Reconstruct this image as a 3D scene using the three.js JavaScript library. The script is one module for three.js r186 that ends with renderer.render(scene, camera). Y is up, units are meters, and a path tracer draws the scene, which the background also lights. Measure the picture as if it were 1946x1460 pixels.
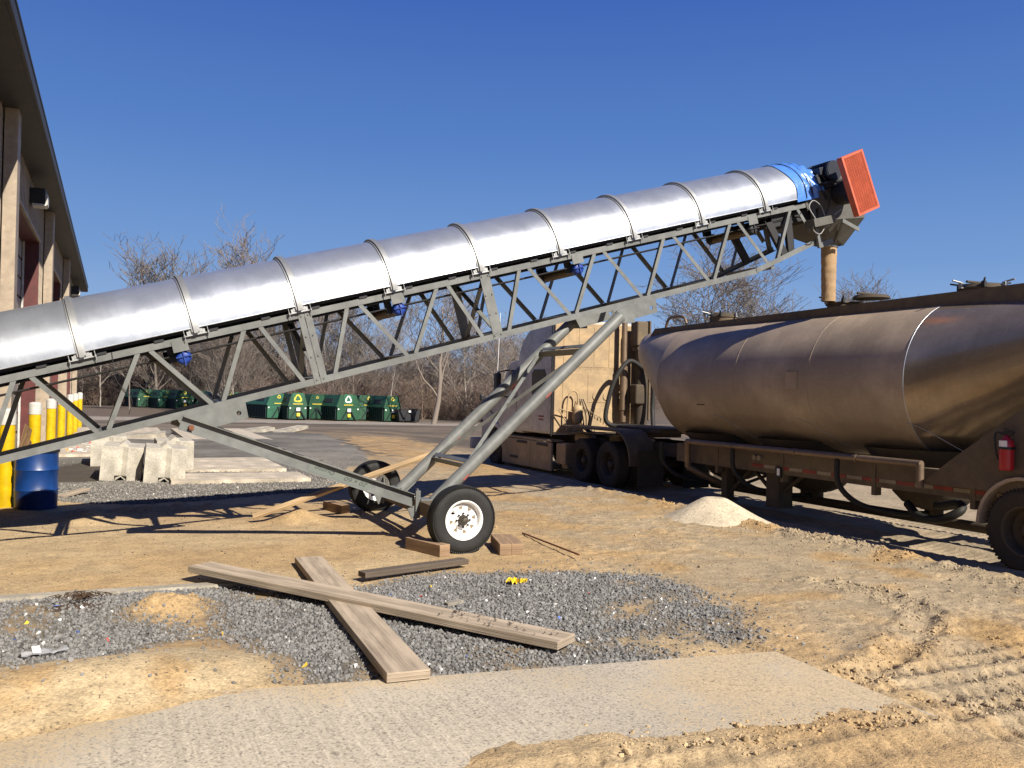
import * as THREE from 'three';
import { RoundedBoxGeometry } from 'three/addons/geometries/RoundedBoxGeometry.js';
import { mergeGeometries, mergeVertices, toCreasedNormals } from 'three/addons/utils/BufferGeometryUtils.js';
import { FontLoader } from 'three/addons/loaders/FontLoader.js';
import { TextGeometry } from 'three/addons/geometries/TextGeometry.js';

// ---------- camera, sky, sun, exposure ----------
const EXPOSURE = 1.75;
const scene = new THREE.Scene();
const camera = new THREE.PerspectiveCamera(46.92, 1024 / 768, 0.1, 6000);
camera.position.set(0, 1.85, 0);
camera.lookAt(0.4111 * 10, 1.85 + 0.110, -0.9116 * 10);
camera.rotateZ(THREE.MathUtils.degToRad(1.2));
camera.updateMatrixWorld();
{
  // clear-air sky: deep blue overhead, paler towards the horizon
  const stops = [[-90, 150, 165, 190], [0, 168, 192, 224], [3, 150, 180, 220], [8, 118, 156, 210], [15, 90, 131, 197], [25, 64, 101, 180], [45, 48, 76, 150], [90, 36, 60, 128]];
  const W = 64, HH = 512, d = new Float32Array(W * HH * 4), lin = c => Math.pow(c / 255, 2.2);
  for (let j = 0; j < HH; j++) {
    const el = (j + 0.5) / HH * 180 - 90;
    let k = 0; while (k < stops.length - 2 && el > stops[k + 1][0]) k++;
    const a = stops[k], b = stops[k + 1], t = Math.min(1, Math.max(0, (el - a[0]) / (b[0] - a[0])));
    for (let i = 0; i < W; i++) for (let c = 0; c < 4; c++) d[(j * W + i) * 4 + c] = c == 3 ? 1 : (lin(a[c + 1]) * (1 - t) + lin(b[c + 1]) * t) / EXPOSURE;
  }
  const sky = new THREE.DataTexture(d, W, HH, THREE.RGBAFormat, THREE.FloatType);
  sky.mapping = THREE.EquirectangularReflectionMapping; sky.magFilter = THREE.LinearFilter; sky.needsUpdate = true;
  scene.background = sky; scene.environment = sky;
}
const sun = new THREE.DirectionalLight(new THREE.Color(1.0, 0.93, 0.82), 4.8);
sun.position.set(0.34 * 40 + 4, 40, 1.24 * 40 - 10); sun.target.position.set(4, 0, -10);
sun.castShadow = true; sun.shadow.mapSize.set(4096, 4096);
Object.assign(sun.shadow.camera, { left: -40, right: 40, top: 40, bottom: -40, near: 1, far: 200 });
scene.add(sun, sun.target);
const renderer = new THREE.WebGLRenderer({ antialias: true });
renderer.toneMapping = THREE.LinearToneMapping; renderer.toneMappingExposure = EXPOSURE;
renderer.shadowMap.enabled = true;

// ---------- helpers ----------
const V3 = (x, y, z) => new THREE.Vector3(x, y, z);
function rng(seed) { let a = seed >>> 0; return () => { a = (a + 0x6D2B79F5) | 0; let t = Math.imul(a ^ (a >>> 15), 1 | a); t = (t + Math.imul(t ^ (t >>> 7), 61 | t)) ^ t; return ((t ^ (t >>> 14)) >>> 0) / 4294967296; }; }
const clamp = (v, a, b) => Math.min(b, Math.max(a, v));
const sstep = (a, b, v) => { const t = clamp((v - a) / (b - a), 0, 1); return t * t * (3 - 2 * t); };
const mix = (a, b, t) => a + (b - a) * t;
function hash2(i, j, s) { let h = Math.imul(i, 374761393) + Math.imul(j, 668265263) + Math.imul(s, 974634721) | 0; h = Math.imul(h ^ (h >>> 13), 1274126177); return ((h ^ (h >>> 16)) >>> 0) / 4294967296; }
function vnoise(x, y, s = 0) { const i = Math.floor(x), j = Math.floor(y), u = x - i, v = y - j, a = u * u * (3 - 2 * u), b = v * v * (3 - 2 * v);
  return mix(mix(hash2(i, j, s), hash2(i + 1, j, s), a), mix(hash2(i, j + 1, s), hash2(i + 1, j + 1, s), a), b); }
function fbm(x, y, o = 4, s = 0) { let v = 0, a = 0.5, n = 0; for (let k = 0; k < o; k++) { v += a * vnoise(x, y, s + k); n += a; a *= 0.5; x = x * 2.03 + 7.1; y = y * 2.03 + 3.7; } return v / n; }
function tile(size, cx, cy, oct, seed) {          // tiling fbm, 0..1
  const d = new Float32Array(size * size); let amp = 0.5, sum = 0;
  for (let o = 0; o < oct; o++) { const nx = cx << o, ny = cy << o;
    for (let j = 0; j < size; j++) { const y = j / size * ny, j0 = Math.floor(y), v = y - j0, b = v * v * (3 - 2 * v);
      for (let i = 0; i < size; i++) { const x = i / size * nx, i0 = Math.floor(x), u = x - i0, a = u * u * (3 - 2 * u), i1 = (i0 + 1) % nx, j1 = (j0 + 1) % ny;
        d[j * size + i] += amp * mix(mix(hash2(i0 % nx, j0 % ny, seed + o), hash2(i1, j0 % ny, seed + o), a), mix(hash2(i0 % nx, j1, seed + o), hash2(i1, j1, seed + o), a), b); } }
    sum += amp; amp *= 0.55; }
  for (let k = 0; k < d.length; k++) d[k] /= sum; return d;
}
function tex(size, f, metres, srgb = true) {      // f(k, x, y) -> [r,g,b] 0..255 ; one tile spans `metres`
  const d = new Uint8Array(size * size * 4);
  for (let j = 0, k = 0; j < size; j++) for (let i = 0; i < size; i++, k++) { const c = f(k, i, j); d[k * 4] = clamp(c[0], 0, 255); d[k * 4 + 1] = clamp(c[1], 0, 255); d[k * 4 + 2] = clamp(c[2], 0, 255); d[k * 4 + 3] = 255; }
  const t = new THREE.DataTexture(d, size, size); t.wrapS = t.wrapT = THREE.RepeatWrapping; t.magFilter = THREE.LinearFilter; t.minFilter = THREE.LinearMipmapLinearFilter; t.generateMipmaps = true;
  if (srgb) t.colorSpace = THREE.SRGBColorSpace; const m = Array.isArray(metres) ? metres : [metres, metres]; t.repeat.set(1 / m[0], 1 / m[1]); t.needsUpdate = true; return t;
}
const used = {};
function numbered(n) { const k = used[n] = (used[n] ?? -1) + 1; return k ? `${n}_${String(k).padStart(3, '0')}` : n; }
function clean(g) { if (g.index) g = g.toNonIndexed(); for (const k of Object.keys(g.attributes)) if (!['position', 'normal', 'uv'].includes(k)) g.deleteAttribute(k);
  if (!g.attributes.uv) g.setAttribute('uv', new THREE.BufferAttribute(new Float32Array(g.attributes.position.count * 2), 2)); return g; }
function metreUV(g) {                             // planar uv in metres by the dominant axis of each face
  const p = g.attributes.position, uv = g.attributes.uv, a = V3(), b = V3(), c = V3(), n = V3();
  for (let i = 0; i < p.count; i += 3) { a.fromBufferAttribute(p, i); b.fromBufferAttribute(p, i + 1); c.fromBufferAttribute(p, i + 2);
    n.copy(b).sub(a).cross(c.clone().sub(a)); const x = Math.abs(n.x), y = Math.abs(n.y), z = Math.abs(n.z);
    [a, b, c].forEach((q, k) => y >= x && y >= z ? uv.setXY(i + k, q.x, q.z) : z >= x ? uv.setXY(i + k, q.x, q.y) : uv.setXY(i + k, q.z, q.y)); }
  return g;
}
function geo(list, keepUV = false) { const g = mergeGeometries((Array.isArray(list) ? list : [list]).map(clean)); return keepUV ? g : metreUV(g); }
function mesh(name, list, m, parent, opts = {}) {
  const g = list.isBufferGeometry && opts.raw ? list : geo(list, opts.keepUV);
  const o = new THREE.Mesh(g, m); o.name = parent ? name : numbered(name); o.castShadow = o.receiveShadow = true;
  if (opts.label) o.userData.label = opts.label;
  (parent || scene).add(o); return o;
}
function each(name, list, m, parent) { list.forEach(g => mesh(name, g, m, parent)); }
function share(name, g, m, parent) { const o = new THREE.Mesh(g, m); o.name = name; o.castShadow = o.receiveShadow = true; parent.add(o); return o; }
function thing(name, label, category, pos = [0, 0, 0], turn = 0, group) {
  const o = new THREE.Group(); o.name = numbered(name); o.position.set(...pos); o.rotation.y = turn; o.userData = { label, category }; if (group) o.userData.group = group; scene.add(o); return o;
}
function tag(o, label, category, group) { o.userData.label = label; o.userData.category = category; if (group) o.userData.group = group; return o; }
function struct(name, list, m, opts) { const o = mesh(name, list, m, null, opts); o.userData.kind = 'structure'; return o; }
function rot(g, rx, ry, rz) { if (rx) g.rotateX(rx); if (ry) g.rotateY(ry); if (rz) g.rotateZ(rz); return g; }
function box(w, h, d, x = 0, y = 0, z = 0, bev = 0, rx = 0, ry = 0, rz = 0) {
  const g = bev ? new RoundedBoxGeometry(w, h, d, 2, Math.min(bev, w / 2.01, h / 2.01, d / 2.01)) : new THREE.BoxGeometry(w, h, d); return rot(g, rx, ry, rz).translate(x, y, z);
}
function frame(p, q, up) {
  const x = q.clone().sub(p), l = x.length(); x.normalize(); const z = x.clone().cross(up).normalize(), y = z.clone().cross(x);
  const c = p.clone().add(q).multiplyScalar(0.5); return [new THREE.Matrix4().makeBasis(x, y, z).setPosition(c), l];
}
function beam(p, q, h, w, up = V3(0, 1, 0), dy = 0, dz = 0, bev = 0) { const [m, l] = frame(p, q, up); return box(l, h, w, 0, dy, dz, bev).applyMatrix4(m); }
function angleBar(p, q, a, t, up, sy, sz) {        // L section: web of height a at dz=0, flange on side sz, at edge sy
  return [beam(p, q, a, t, up), beam(p, q, t, a - t, up, sy * (a - t) / 2, sz * a / 2)];
}
function cyl(p, q, r, seg = 14, r2 = r, open = false) { const d = q.clone().sub(p), l = d.length(); const g = new THREE.CylinderGeometry(r2, r, l, seg, 1, open);
  return g.applyQuaternion(new THREE.Quaternion().setFromUnitVectors(V3(0, 1, 0), d.normalize())).translate((p.x + q.x) / 2, (p.y + q.y) / 2, (p.z + q.z) / 2); }
function tube(pts, r, n = 24, seg = 8) { return new THREE.TubeGeometry(new THREE.CatmullRomCurve3(pts), n, r, seg, false); }
function lathe(pts, seg = 32) { return new THREE.LatheGeometry(pts.map(p => new THREE.Vector2(...p)), seg); }
function prism(pts, depth, bev = 0) { const s = new THREE.Shape(pts.map(p => new THREE.Vector2(...p))); return new THREE.ExtrudeGeometry(s, { depth, bevelEnabled: bev > 0, bevelSize: bev, bevelThickness: bev, bevelSegments: 2, curveSegments: 10 }); }
// prism whose outline lies in the z-y plane and which runs along x from x0 to x1
function prismX(zy, x0, x1, bev = 0) { return prism(zy.map(([z, y]) => [-z, y]), x1 - x0 - 2 * bev, bev).rotateY(Math.PI / 2).translate(x0 + bev, 0, 0); }
const col = (r, g, b) => new THREE.Color().setRGB(r, g, b);
function mat(c, roughness = 0.6, metalness = 0, o = {}) { return new THREE.MeshStandardMaterial({ color: col(...c), roughness, metalness, ...o }); }

// ---------- surface textures ----------
const nA = tile(512, 6, 6, 6, 11), nB = tile(512, 24, 24, 4, 23), nC = tile(512, 3, 3, 5, 37);
const tGrime = tex(512, k => { const v = 205 + 60 * (nA[k] - 0.3) + 40 * (nB[k] - 0.5); return [v, v * 0.995, v * 0.985]; }, 1.7);
const tDust = tex(512, k => { const s = clamp((nA[k] - 0.4) * 2.6, 0, 1), g = 22 * (nB[k] - 0.5); return [mix(205, 235, s) + g, mix(196, 222, s) + g, mix(180, 196, s) + g]; }, 1.3);
const tTank = tex(512, (() => { const st = tile(512, 60, 2, 4, 141), bl = tile(512, 4, 4, 6, 142), sp = tile(512, 120, 120, 2, 143); return k => { const s = clamp((bl[k] - 0.38) * 3, 0, 1), v = 196 + 34 * s + 13 * (st[k] - 0.5) + 18 * (sp[k] - 0.5); return [v + 4, v * 0.985, v * 0.95]; }; })(), [2.6, 2.4]);
const tConc = tex(1024, (() => { const a = tile(1024, 8, 8, 7, 51), b = tile(1024, 96, 96, 3, 52), c = tile(1024, 3, 3, 4, 53); return k => { let v = 205 + 80 * (a[k] - 0.5) + 46 * (b[k] - 0.5) + 50 * (c[k] - 0.5); if (b[k] < 0.2) v -= 30; return [v, v * 0.985, v * 0.955]; }; })(), 1.5);
const bConc = tex(512, k => { const v = 128 + 120 * (nB[k] - 0.5) + 60 * (nA[k] - 0.5); return [v, v, v]; }, 0.5, false);
const tWood = tex(512, (() => { const g = tile(512, 1, 14, 6, 61), h = tile(512, 5, 5, 6, 62), f = tile(512, 3, 110, 2, 66); return k => { const d = clamp((h[k] - 0.45) * 4, 0, 1); let v = 178 + 70 * (g[k] - 0.5) + 36 * (f[k] - 0.5) + 60 * (h[k] - 0.5); v = mix(v, 205, d * 0.55); if (f[k] < 0.2 && g[k] < 0.45) v -= 40; return [v + 10, v * 0.985 + 5, v * 0.955]; }; })(), [1.9, 0.37]);
const bWood = tex(512, (() => { const g = tile(512, 2, 64, 4, 65); return k => { const v = 255 * g[k]; return [v, v, v]; }; })(), [1.2, 0.3], false);
const tGalv = tex(512, (() => { const g = tile(512, 90, 4, 3, 71), h = tile(512, 5, 5, 5, 72); return k => { const v = 232 + 9 * (g[k] - 0.5) + 30 * (h[k] - 0.5); return [v, v, v * 1.005]; }; })(), 1.1);
const rGalv = tex(512, (() => { const h = tile(512, 7, 7, 5, 74); return k => { const v = 200 + 80 * (h[k] - 0.5); return [v, v, v]; }; })(), 1.4, false);
const bSoft = tex(512, k => { const v = 255 * nA[k]; return [v, v, v]; }, 1.2, false);
const tGround = tex(1024, (() => { const a = tile(1024, 12, 12, 7, 81), b = tile(1024, 160, 160, 3, 82), c = tile(1024, 40, 40, 4, 83); return k => { let v = 222 + 60 * (a[k] - 0.5) + 70 * (b[k] - 0.5) + 36 * (c[k] - 0.5); if (b[k] < 0.22) v -= 70; if (c[k] > 0.74) v -= 34; return [v, v * 0.99, v * 0.97]; }; })(), 2.3);
const bGround = tex(1024, (() => { const a = tile(1024, 20, 20, 6, 84), b = tile(1024, 110, 110, 4, 85); return k => { const v = 140 + 150 * (a[k] - 0.5) + 190 * (b[k] - 0.5) - (b[k] > 0.66 ? 60 : 0); return [v, v, v]; }; })(), 1.9, false);
const tRubber = tex(256, k => { const q = (k >> 8) * 1024 + (k & 255) * 2, v = 170 + 120 * (nA[q % nA.length] - 0.4); return [v, v * 0.97, v * 0.92]; }, 0.6);

// ---------- materials (linear base colours) ----------
const M = {
  steel: mat([0.202, 0.211, 0.203], 0.5, 0.0, { map: tGrime, bumpMap: bSoft, bumpScale: 0.0006 }),
  galv: mat([0.57, 0.605, 0.65], 0.47, 0.74, { map: tGalv, roughnessMap: rGalv, bumpMap: bSoft, bumpScale: 0.002 }),
  zinc: mat([0.47, 0.475, 0.46], 0.5, 0.75, { map: tGalv }),
  dark: mat([0.018, 0.018, 0.02], 0.7, 0),
  black: mat([0.012, 0.012, 0.013], 0.5, 0),
  belt: mat([0.02, 0.02, 0.021], 0.85, 0, { map: tGrime }),
  blue: mat([0.008, 0.04, 0.24], 0.45, 0),
  rollerTan: mat([0.22, 0.17, 0.11], 0.7, 0.2, { map: tGrime }),
  rust: mat([0.25, 0.09, 0.04], 0.75, 0.2, { map: tGrime }),
  orange: mat([0.74, 0.155, 0.075], 0.6, 0, { map: tGrime }),
  motor: mat([0.02, 0.026, 0.045], 0.55, 0.2, { map: tGrime }),
  boxGrey: mat([0.12, 0.115, 0.10], 0.6, 0, { map: tGrime }),
  cable: mat([0.28, 0.28, 0.27], 0.5, 0),
  sock: mat([0.50, 0.37, 0.25], 0.9, 0, { map: tDust, bumpMap: bSoft, bumpScale: 0.006 }),
  tyre: mat([0.028, 0.028, 0.028], 0.75, 0, { map: tRubber }),
  truckTyre: mat([0.065, 0.055, 0.045], 0.9, 0, { map: tDust }),
  rimWhite: mat([0.80, 0.79, 0.76], 0.35, 0, {}),
  truckRim: mat([0.13, 0.105, 0.08], 0.75, 0.1, { map: tDust }),
  hub: mat([0.17, 0.15, 0.12], 0.5, 0.7, { map: tGrime }),
  redPaint: mat([0.36, 0.12, 0.10], 0.8, 0),
  sticker: mat([0.78, 0.78, 0.76], 0.5, 0),
  pallet: mat([0.34, 0.21, 0.10], 0.85, 0, { map: tWood, bumpMap: bWood, bumpScale: 0.003 }),
  plank: mat([0.64, 0.56, 0.46], 0.9, 0, { map: tWood, bumpMap: bWood, bumpScale: 0.004 }),
  plankDark: mat([0.20, 0.165, 0.135], 0.85, 0, { map: tWood, bumpMap: bWood, bumpScale: 0.004 }),
  timber: mat([0.50, 0.36, 0.24], 0.9, 0, { map: tWood, bumpMap: bWood, bumpScale: 0.004 }),
  blockConc: mat([0.70, 0.66, 0.58], 0.92, 0, { map: tConc, bumpMap: bConc, bumpScale: 0.006 }),
  padConc: mat([0.70, 0.62, 0.51], 0.92, 0, { map: tConc }),
  fairing: mat([0.42, 0.355, 0.275], 0.8, 0, { map: tDust }),
  pale: mat([0.74, 0.56, 0.34], 0.8, 0, { map: tWood, bumpMap: bWood, bumpScale: 0.003 }),
  concrete: mat([0.50, 0.465, 0.40], 0.92, 0, { map: tConc, bumpMap: bConc, bumpScale: 0.006 }),
  yellow: mat([0.80, 0.52, 0.004], 0.4, 0, { map: tGrime }),
  capWhite: mat([0.74, 0.72, 0.66], 0.6, 0, { map: tGrime }),
  drumBlue: mat([0.009, 0.052, 0.22], 0.38, 0, { map: tGrime }),
  siding: mat([0.46, 0.375, 0.28], 0.6, 0, { map: tGrime }),
  sidingLite: mat([0.46, 0.37, 0.27], 0.6, 0, { map: tGrime }),
  maroon: mat([0.13, 0.026, 0.022], 0.55, 0, { map: tGrime }),
  doorWhite: mat([0.42, 0.385, 0.345], 0.55, 0, { map: tGrime }),
  eave: mat([0.055, 0.053, 0.05], 0.6, 0.1, { map: tGrime }),
  roof: mat([0.30, 0.29, 0.27], 0.5, 0.3, { map: tGrime }),
  cabPaint: mat([0.70, 0.655, 0.585], 0.5, 0, { map: tGrime }),
  cabDust: mat([0.53, 0.42, 0.29], 0.85, 0, { map: tDust }),
  glassDark: mat([0.012, 0.013, 0.015], 0.12, 0),
  tankAlu: mat([0.52, 0.435, 0.335], 0.72, 0.04, { map: tTank, roughnessMap: rGalv }),
  tankShine: mat([0.46, 0.395, 0.315], 0.32, 0.62, { map: tTank, roughnessMap: rGalv }),
  chassis: mat([0.10, 0.083, 0.066], 0.85, 0.1, { map: tDust }),
  chassisDust: mat([0.20, 0.165, 0.125], 0.85, 0.1, { map: tDust }),
  stack: mat([0.30, 0.235, 0.19], 0.55, 0.5, { map: tDust }),
  tapeRed: mat([0.30, 0.03, 0.02], 0.5, 0, { map: tDust }),
  tapeWhite: mat([0.34, 0.30, 0.25], 0.5, 0, { map: tDust }),
  extRed: mat([0.42, 0.016, 0.022], 0.3, 0),
  hose: mat([0.022, 0.021, 0.02], 0.7, 0, { map: tDust }),
  binGreen: mat([0.022, 0.105, 0.05], 0.55, 0, { map: tGrime }),
  binTeal: mat([0.03, 0.15, 0.085], 0.55, 0, { map: tGrime }),
  binDark: mat([0.012, 0.035, 0.03], 0.6, 0, { map: tGrime }),
  signYellow: mat([0.80, 0.56, 0.05], 0.5, 0),
  bark: mat([0.17, 0.14, 0.115], 0.95, 0), barkPale: mat([0.29, 0.25, 0.21], 0.9, 0), twig: mat([0.165, 0.137, 0.115], 0.95, 0), twigPale: mat([0.22, 0.18, 0.15], 0.95, 0),
  whiteSand: mat([0.64, 0.55, 0.41], 0.95, 0, { map: tGround }),
};
{
  // crumpled tarpaulin film
  M.tarp = new THREE.MeshPhysicalMaterial({ color: col(0.07, 0.20, 0.58), roughness: 0.32, clearcoat: 0.2, bumpMap: bSoft, bumpScale: 0.02 });
}

// ---------- ground ----------
const inPoly = (P, x, z) => { let c = false; for (let i = 0, j = P.length - 1; i < P.length; j = i++) { const [a, b] = P[i], [d, e] = P[j]; if ((b > z) != (e > z) && x < (d - a) * (z - b) / (e - b) + a) c = !c; } return c; };
const G1 = [[-2.5, -8.75], [-0.83, -8.69], [-0.02, -8.66], [0.97, -8.69], [1.41, -8.40], [1.87, -7.96], [2.20, -8.20], [2.82, -8.50], [3.52, -8.40], [4.48, -8.14], [5.13, -7.64], [5.19, -7.18], [5.02, -6.55], [5.04, -6.14], [4.67, -5.81], [4.78, -5.44], [4.35, -5.29], [4.17, -5.43], [3.82, -5.34], [4.03, -5.0], [3.31, -5.1], [2.45, -5.24], [1.49, -5.3], [1.17, -5.39], [1.09, -5.68], [0.98, -6.19], [0.90, -6.63], [0.70, -6.89], [0.45, -6.93], [0.17, -6.85], [0.06, -6.47], [-0.25, -6.47], [-0.63, -6.63], [-2.5, -6.7]];
const G2 = [[-1.9, -16.1], [-0.50, -15.16], [0.70, -15.19], [3.82, -16.23], [4.60, -18.88], [6.02, -22.19], [7.52, -28.42], [8.65, -37.03], [9.17, -43.77], [7.54, -56], [-1.9, -56]];
const TONGUE = [[8.88, -37.03], [11.16, -39.45], [11.01, -32.95], [11.28, -28.08], [9.59, -21.61], [8.55, -18.07], [7.86, -19.55], [7.65, -23.77], [7.69, -28.40]];
const slabEdge = x => -5.70 + 0.135 * x;          // far edge of the foreground slab
const gauss = (x, z, cx, cz, rx, rz) => Math.exp(-(((x - cx) / rx) ** 2) - (((z - cz) / rz) ** 2));
const inSlab = (x, z) => x < 4.42 && z > slabEdge(x) + 0.03;
const laneEdge = z => 8.8 + 0.25 * (fbm(z * 0.35, 3, 3, 5) - 0.5);
function trackDepth(x, z) {                       // wheel ruts with tread prints along the x direction, lower right
  if (x < 0.8 || z < -6.2 || z > -2) return 0;
  const on = sstep(1.2, 2.6, x); let h = 0;
  for (const [c, w, d, ph] of [[-4.62, 0.07, 0.010, 0], [-4.40, 0.08, 0.016, 1.3], [-4.18, 0.07, 0.014, 2.1], [-3.92, 0.08, 0.016, 0.4], [-3.70, 0.08, 0.014, 0.7], [-3.4, 0.1, 0.016, 0.9]]) {
    const zc = c + 0.06 * Math.sin(x * 0.7 + ph), q = (z - zc) / w;
    if (Math.abs(q) < 2.4) h += -d * Math.exp(-q * q) * (0.7 + 2.2 * Math.max(0, Math.sin(x * 47 + ph * 5 + q * 1.8)) ** 2 * (0.4 + vnoise(x * 3, z * 5, 45))) + 0.5 * d * Math.exp(-((Math.abs(q) - 1.5) ** 2) * 5) * (0.5 + 0.5 * vnoise(x * 9, z * 9, 44));
  }
  return h * on;
}
const RUT = [[3.3, -3.9], [4.3, -4.35], [5.2, -4.7], [6.0, -5.15], [6.55, -5.6], [6.75, -6.2], [6.6, -6.9]];
const rutDist = (x, z) => { let m = 9; for (let k = 0; k < RUT.length - 1; k++) { const [a, b] = RUT[k], [c, d] = RUT[k + 1], t = clamp(((x - a) * (c - a) + (z - b) * (d - b)) / ((c - a) ** 2 + (d - b) ** 2), 0, 1); m = Math.min(m, Math.hypot(x - a - t * (c - a), z - b - t * (d - b))); } return m; };
const ridged = (x, z, s) => 1 - Math.abs(2 * fbm(x, z, 3, s) - 1) * 2.2;
const edgeDrop = (x, z) => x < 4.45 && z < 1 ? 0.034 * sstep(-0.7, 0.02, z - slabEdge(x)) : 0;
const HEAP = (x, z) => { const w = 0.2 * (fbm(x * 2, z * 2, 3, 48) - 0.5); return 0.135 * gauss(x, z, 0.2 + w, -6.0 + w, 0.85, 0.5) + 0.15 * gauss(x, z, -0.8, -5.85 + w, 0.9, 0.55); };
function ground(x, z) {
  const far = -z; let y = -0.95 * sstep(22, 78, far);
  const near = 1 - sstep(25, 60, far);
  const lane = sstep(-0.1, 0.55, x - laneEdge(z)) * (1 - 0.6 * sstep(13.2, 16, x)) * (1 - sstep(24, 40, far));
  y -= 0.14 * lane;
  y += (fbm(x * 0.5, z * 0.5, 4, 1) - 0.5) * 0.07 * near;
  y += (fbm(x * 2.6, z * 2.6, 3, 9) - 0.5) * 0.02 * near * (0.5 + sstep(4, 7, x));
  const rough = near * (0.25 + 0.75 * sstep(4.2, 6, x)) * sstep(0.45, 0.62, fbm(x * 0.7 + 9, z * 0.7, 3, 13));
  y += rough * (fbm(x * 11, z * 11, 3, 17) - 0.45) * 0.035;
  if (x > 3 && x < 9 && z > -9 && z < -2) { const d = rutDist(x, z); y += 0.035 * Math.exp(-(((d - 0.16) / 0.10) ** 2)) * Math.max(0, ridged(x * 5, z * 5, 24)) - 0.03 * Math.exp(-((d / 0.12) ** 2)); }
  if (x > 4.4 && x < 9 && far < 14) y += 0.010 * sstep(0.5, 0.9, ridged(x * 3.3, z * 4.2, 27)) * sstep(0.42, 0.6, fbm(x * 0.9, z * 0.9, 3, 28));
  const e = x - laneEdge(z);                      // sand bank beside the truck lane
  if (far > 2 && far < 15) y += Math.exp(-(((e + 0.25) / 0.22) ** 2)) * (0.05 + 0.13 * Math.max(0, fbm(x * 7, z * 7, 3, 21) - 0.42));
  if (x > 9.4 && x < 12.8 && far < 26) { for (const c of [10.25, 11.95]) { const q = (x - c) / 0.28; y += -0.03 * Math.exp(-q * q) * (1 + 0.3 * Math.sin(z * 48)) + 0.03 * Math.exp(-((Math.abs(q) - 1.5) ** 2) * 6); } }
  // heaps
  y += HEAP(x, z);
  const m = gauss(x, z, 0.47, -7.86, 0.30, 0.22); y += m * (0.10 + 0.09 * fbm(x * 9, z * 9, 3, 31));
  y += 0.17 * Math.max(0, 1 - Math.hypot(x - 2.42, z + 12.55) / 0.5) ** 1.3 + 0.16 * Math.max(0, 1 - Math.hypot(x + 0.25, z + 13.5) / 0.6) ** 1.3;
  y += gauss(x, z, 0.6, -14.3, 1.4, 0.2) * 0.16 * fbm(x * 5, z * 5, 3, 33);
  y += 0.06 * gauss(x, z, -0.2, -8.2, 0.25, 0.18);
  if (z > -6.5 && z < 3) {
    const cover = sstep(-0.15, 0.8, (z + 4.5 - 0.1 * (x - 3) + 0.35 * (fbm(x * 1.3, z * 2, 3, 41) - 0.5))) * sstep(1.1, 2.0, x + (z + 4.2) * 0.8);
    if (inSlab(x, z)) {
      const heap = HEAP(x, z), n = 0.02 * (fbm(x * 6, z * 6, 3, 46) - 0.5);
      y = -0.032 + heap * 1.0 + n + cover * (0.066 + 0.02 * (fbm(x * 2.6, z * 2.6, 3, 9) - 0.5)); if (y > 0.02) y = Math.max(y + trackDepth(x, z) * 0.8, 0.016);
    } else y += trackDepth(x, z) - edgeDrop(x, z);
  }
  return y;
}
const SAND = [0.485, 0.335, 0.17], SAND2 = [0.53, 0.395, 0.225], GREYSAND = [0.40, 0.32, 0.212], ORANGE = [0.47, 0.30, 0.125], GRAVEL = [0.12, 0.115, 0.105], MUD = [0.18, 0.148, 0.11], DIRT = [0.19, 0.165, 0.14];
function gravelHard(x, z) { const wx = x + 0.3 * (fbm(x * 3, z * 3, 3, 61) - 0.5), wz = z + 0.25 * (fbm(x * 3 + 5, z * 3, 3, 62) - 0.5);
  if (!inPoly(G1, wx, wz)) return 0; if (gauss(x, z, 0.47, -7.8, 0.36, 0.28) > 0.35 || gauss(x, z, 0.68, -7.2, 0.16, 0.09) > 0.4) return 0;
  if (fbm(x * 1.7 + 3, z * 1.7, 3, 63) > 0.66 || (z > -6.1 && x > 1.3 && fbm(x * 2.3, z * 2.3, 3, 64) > 0.56)) return 0.3; return 1; }
function isGravel(x, z) { if (x < -2.6 || x > 5.8 || z < -9.2 || z > -4.7) return 0; let v = 0; for (let k = 0; k < 6; k++) v += gravelHard(x + 0.17 * Math.cos(k * 1.047), z + 0.14 * Math.sin(k * 1.047)); return v / 6; }
function isGravel2(x, z) { const wx = x + 1.2 * (fbm(x * 0.8, z * 0.8, 3, 65) - 0.5), wz = z + 1.0 * (fbm(x * 0.8 + 5, z * 0.8, 3, 66) - 0.5); return inPoly(G2, wx, wz); }
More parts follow.
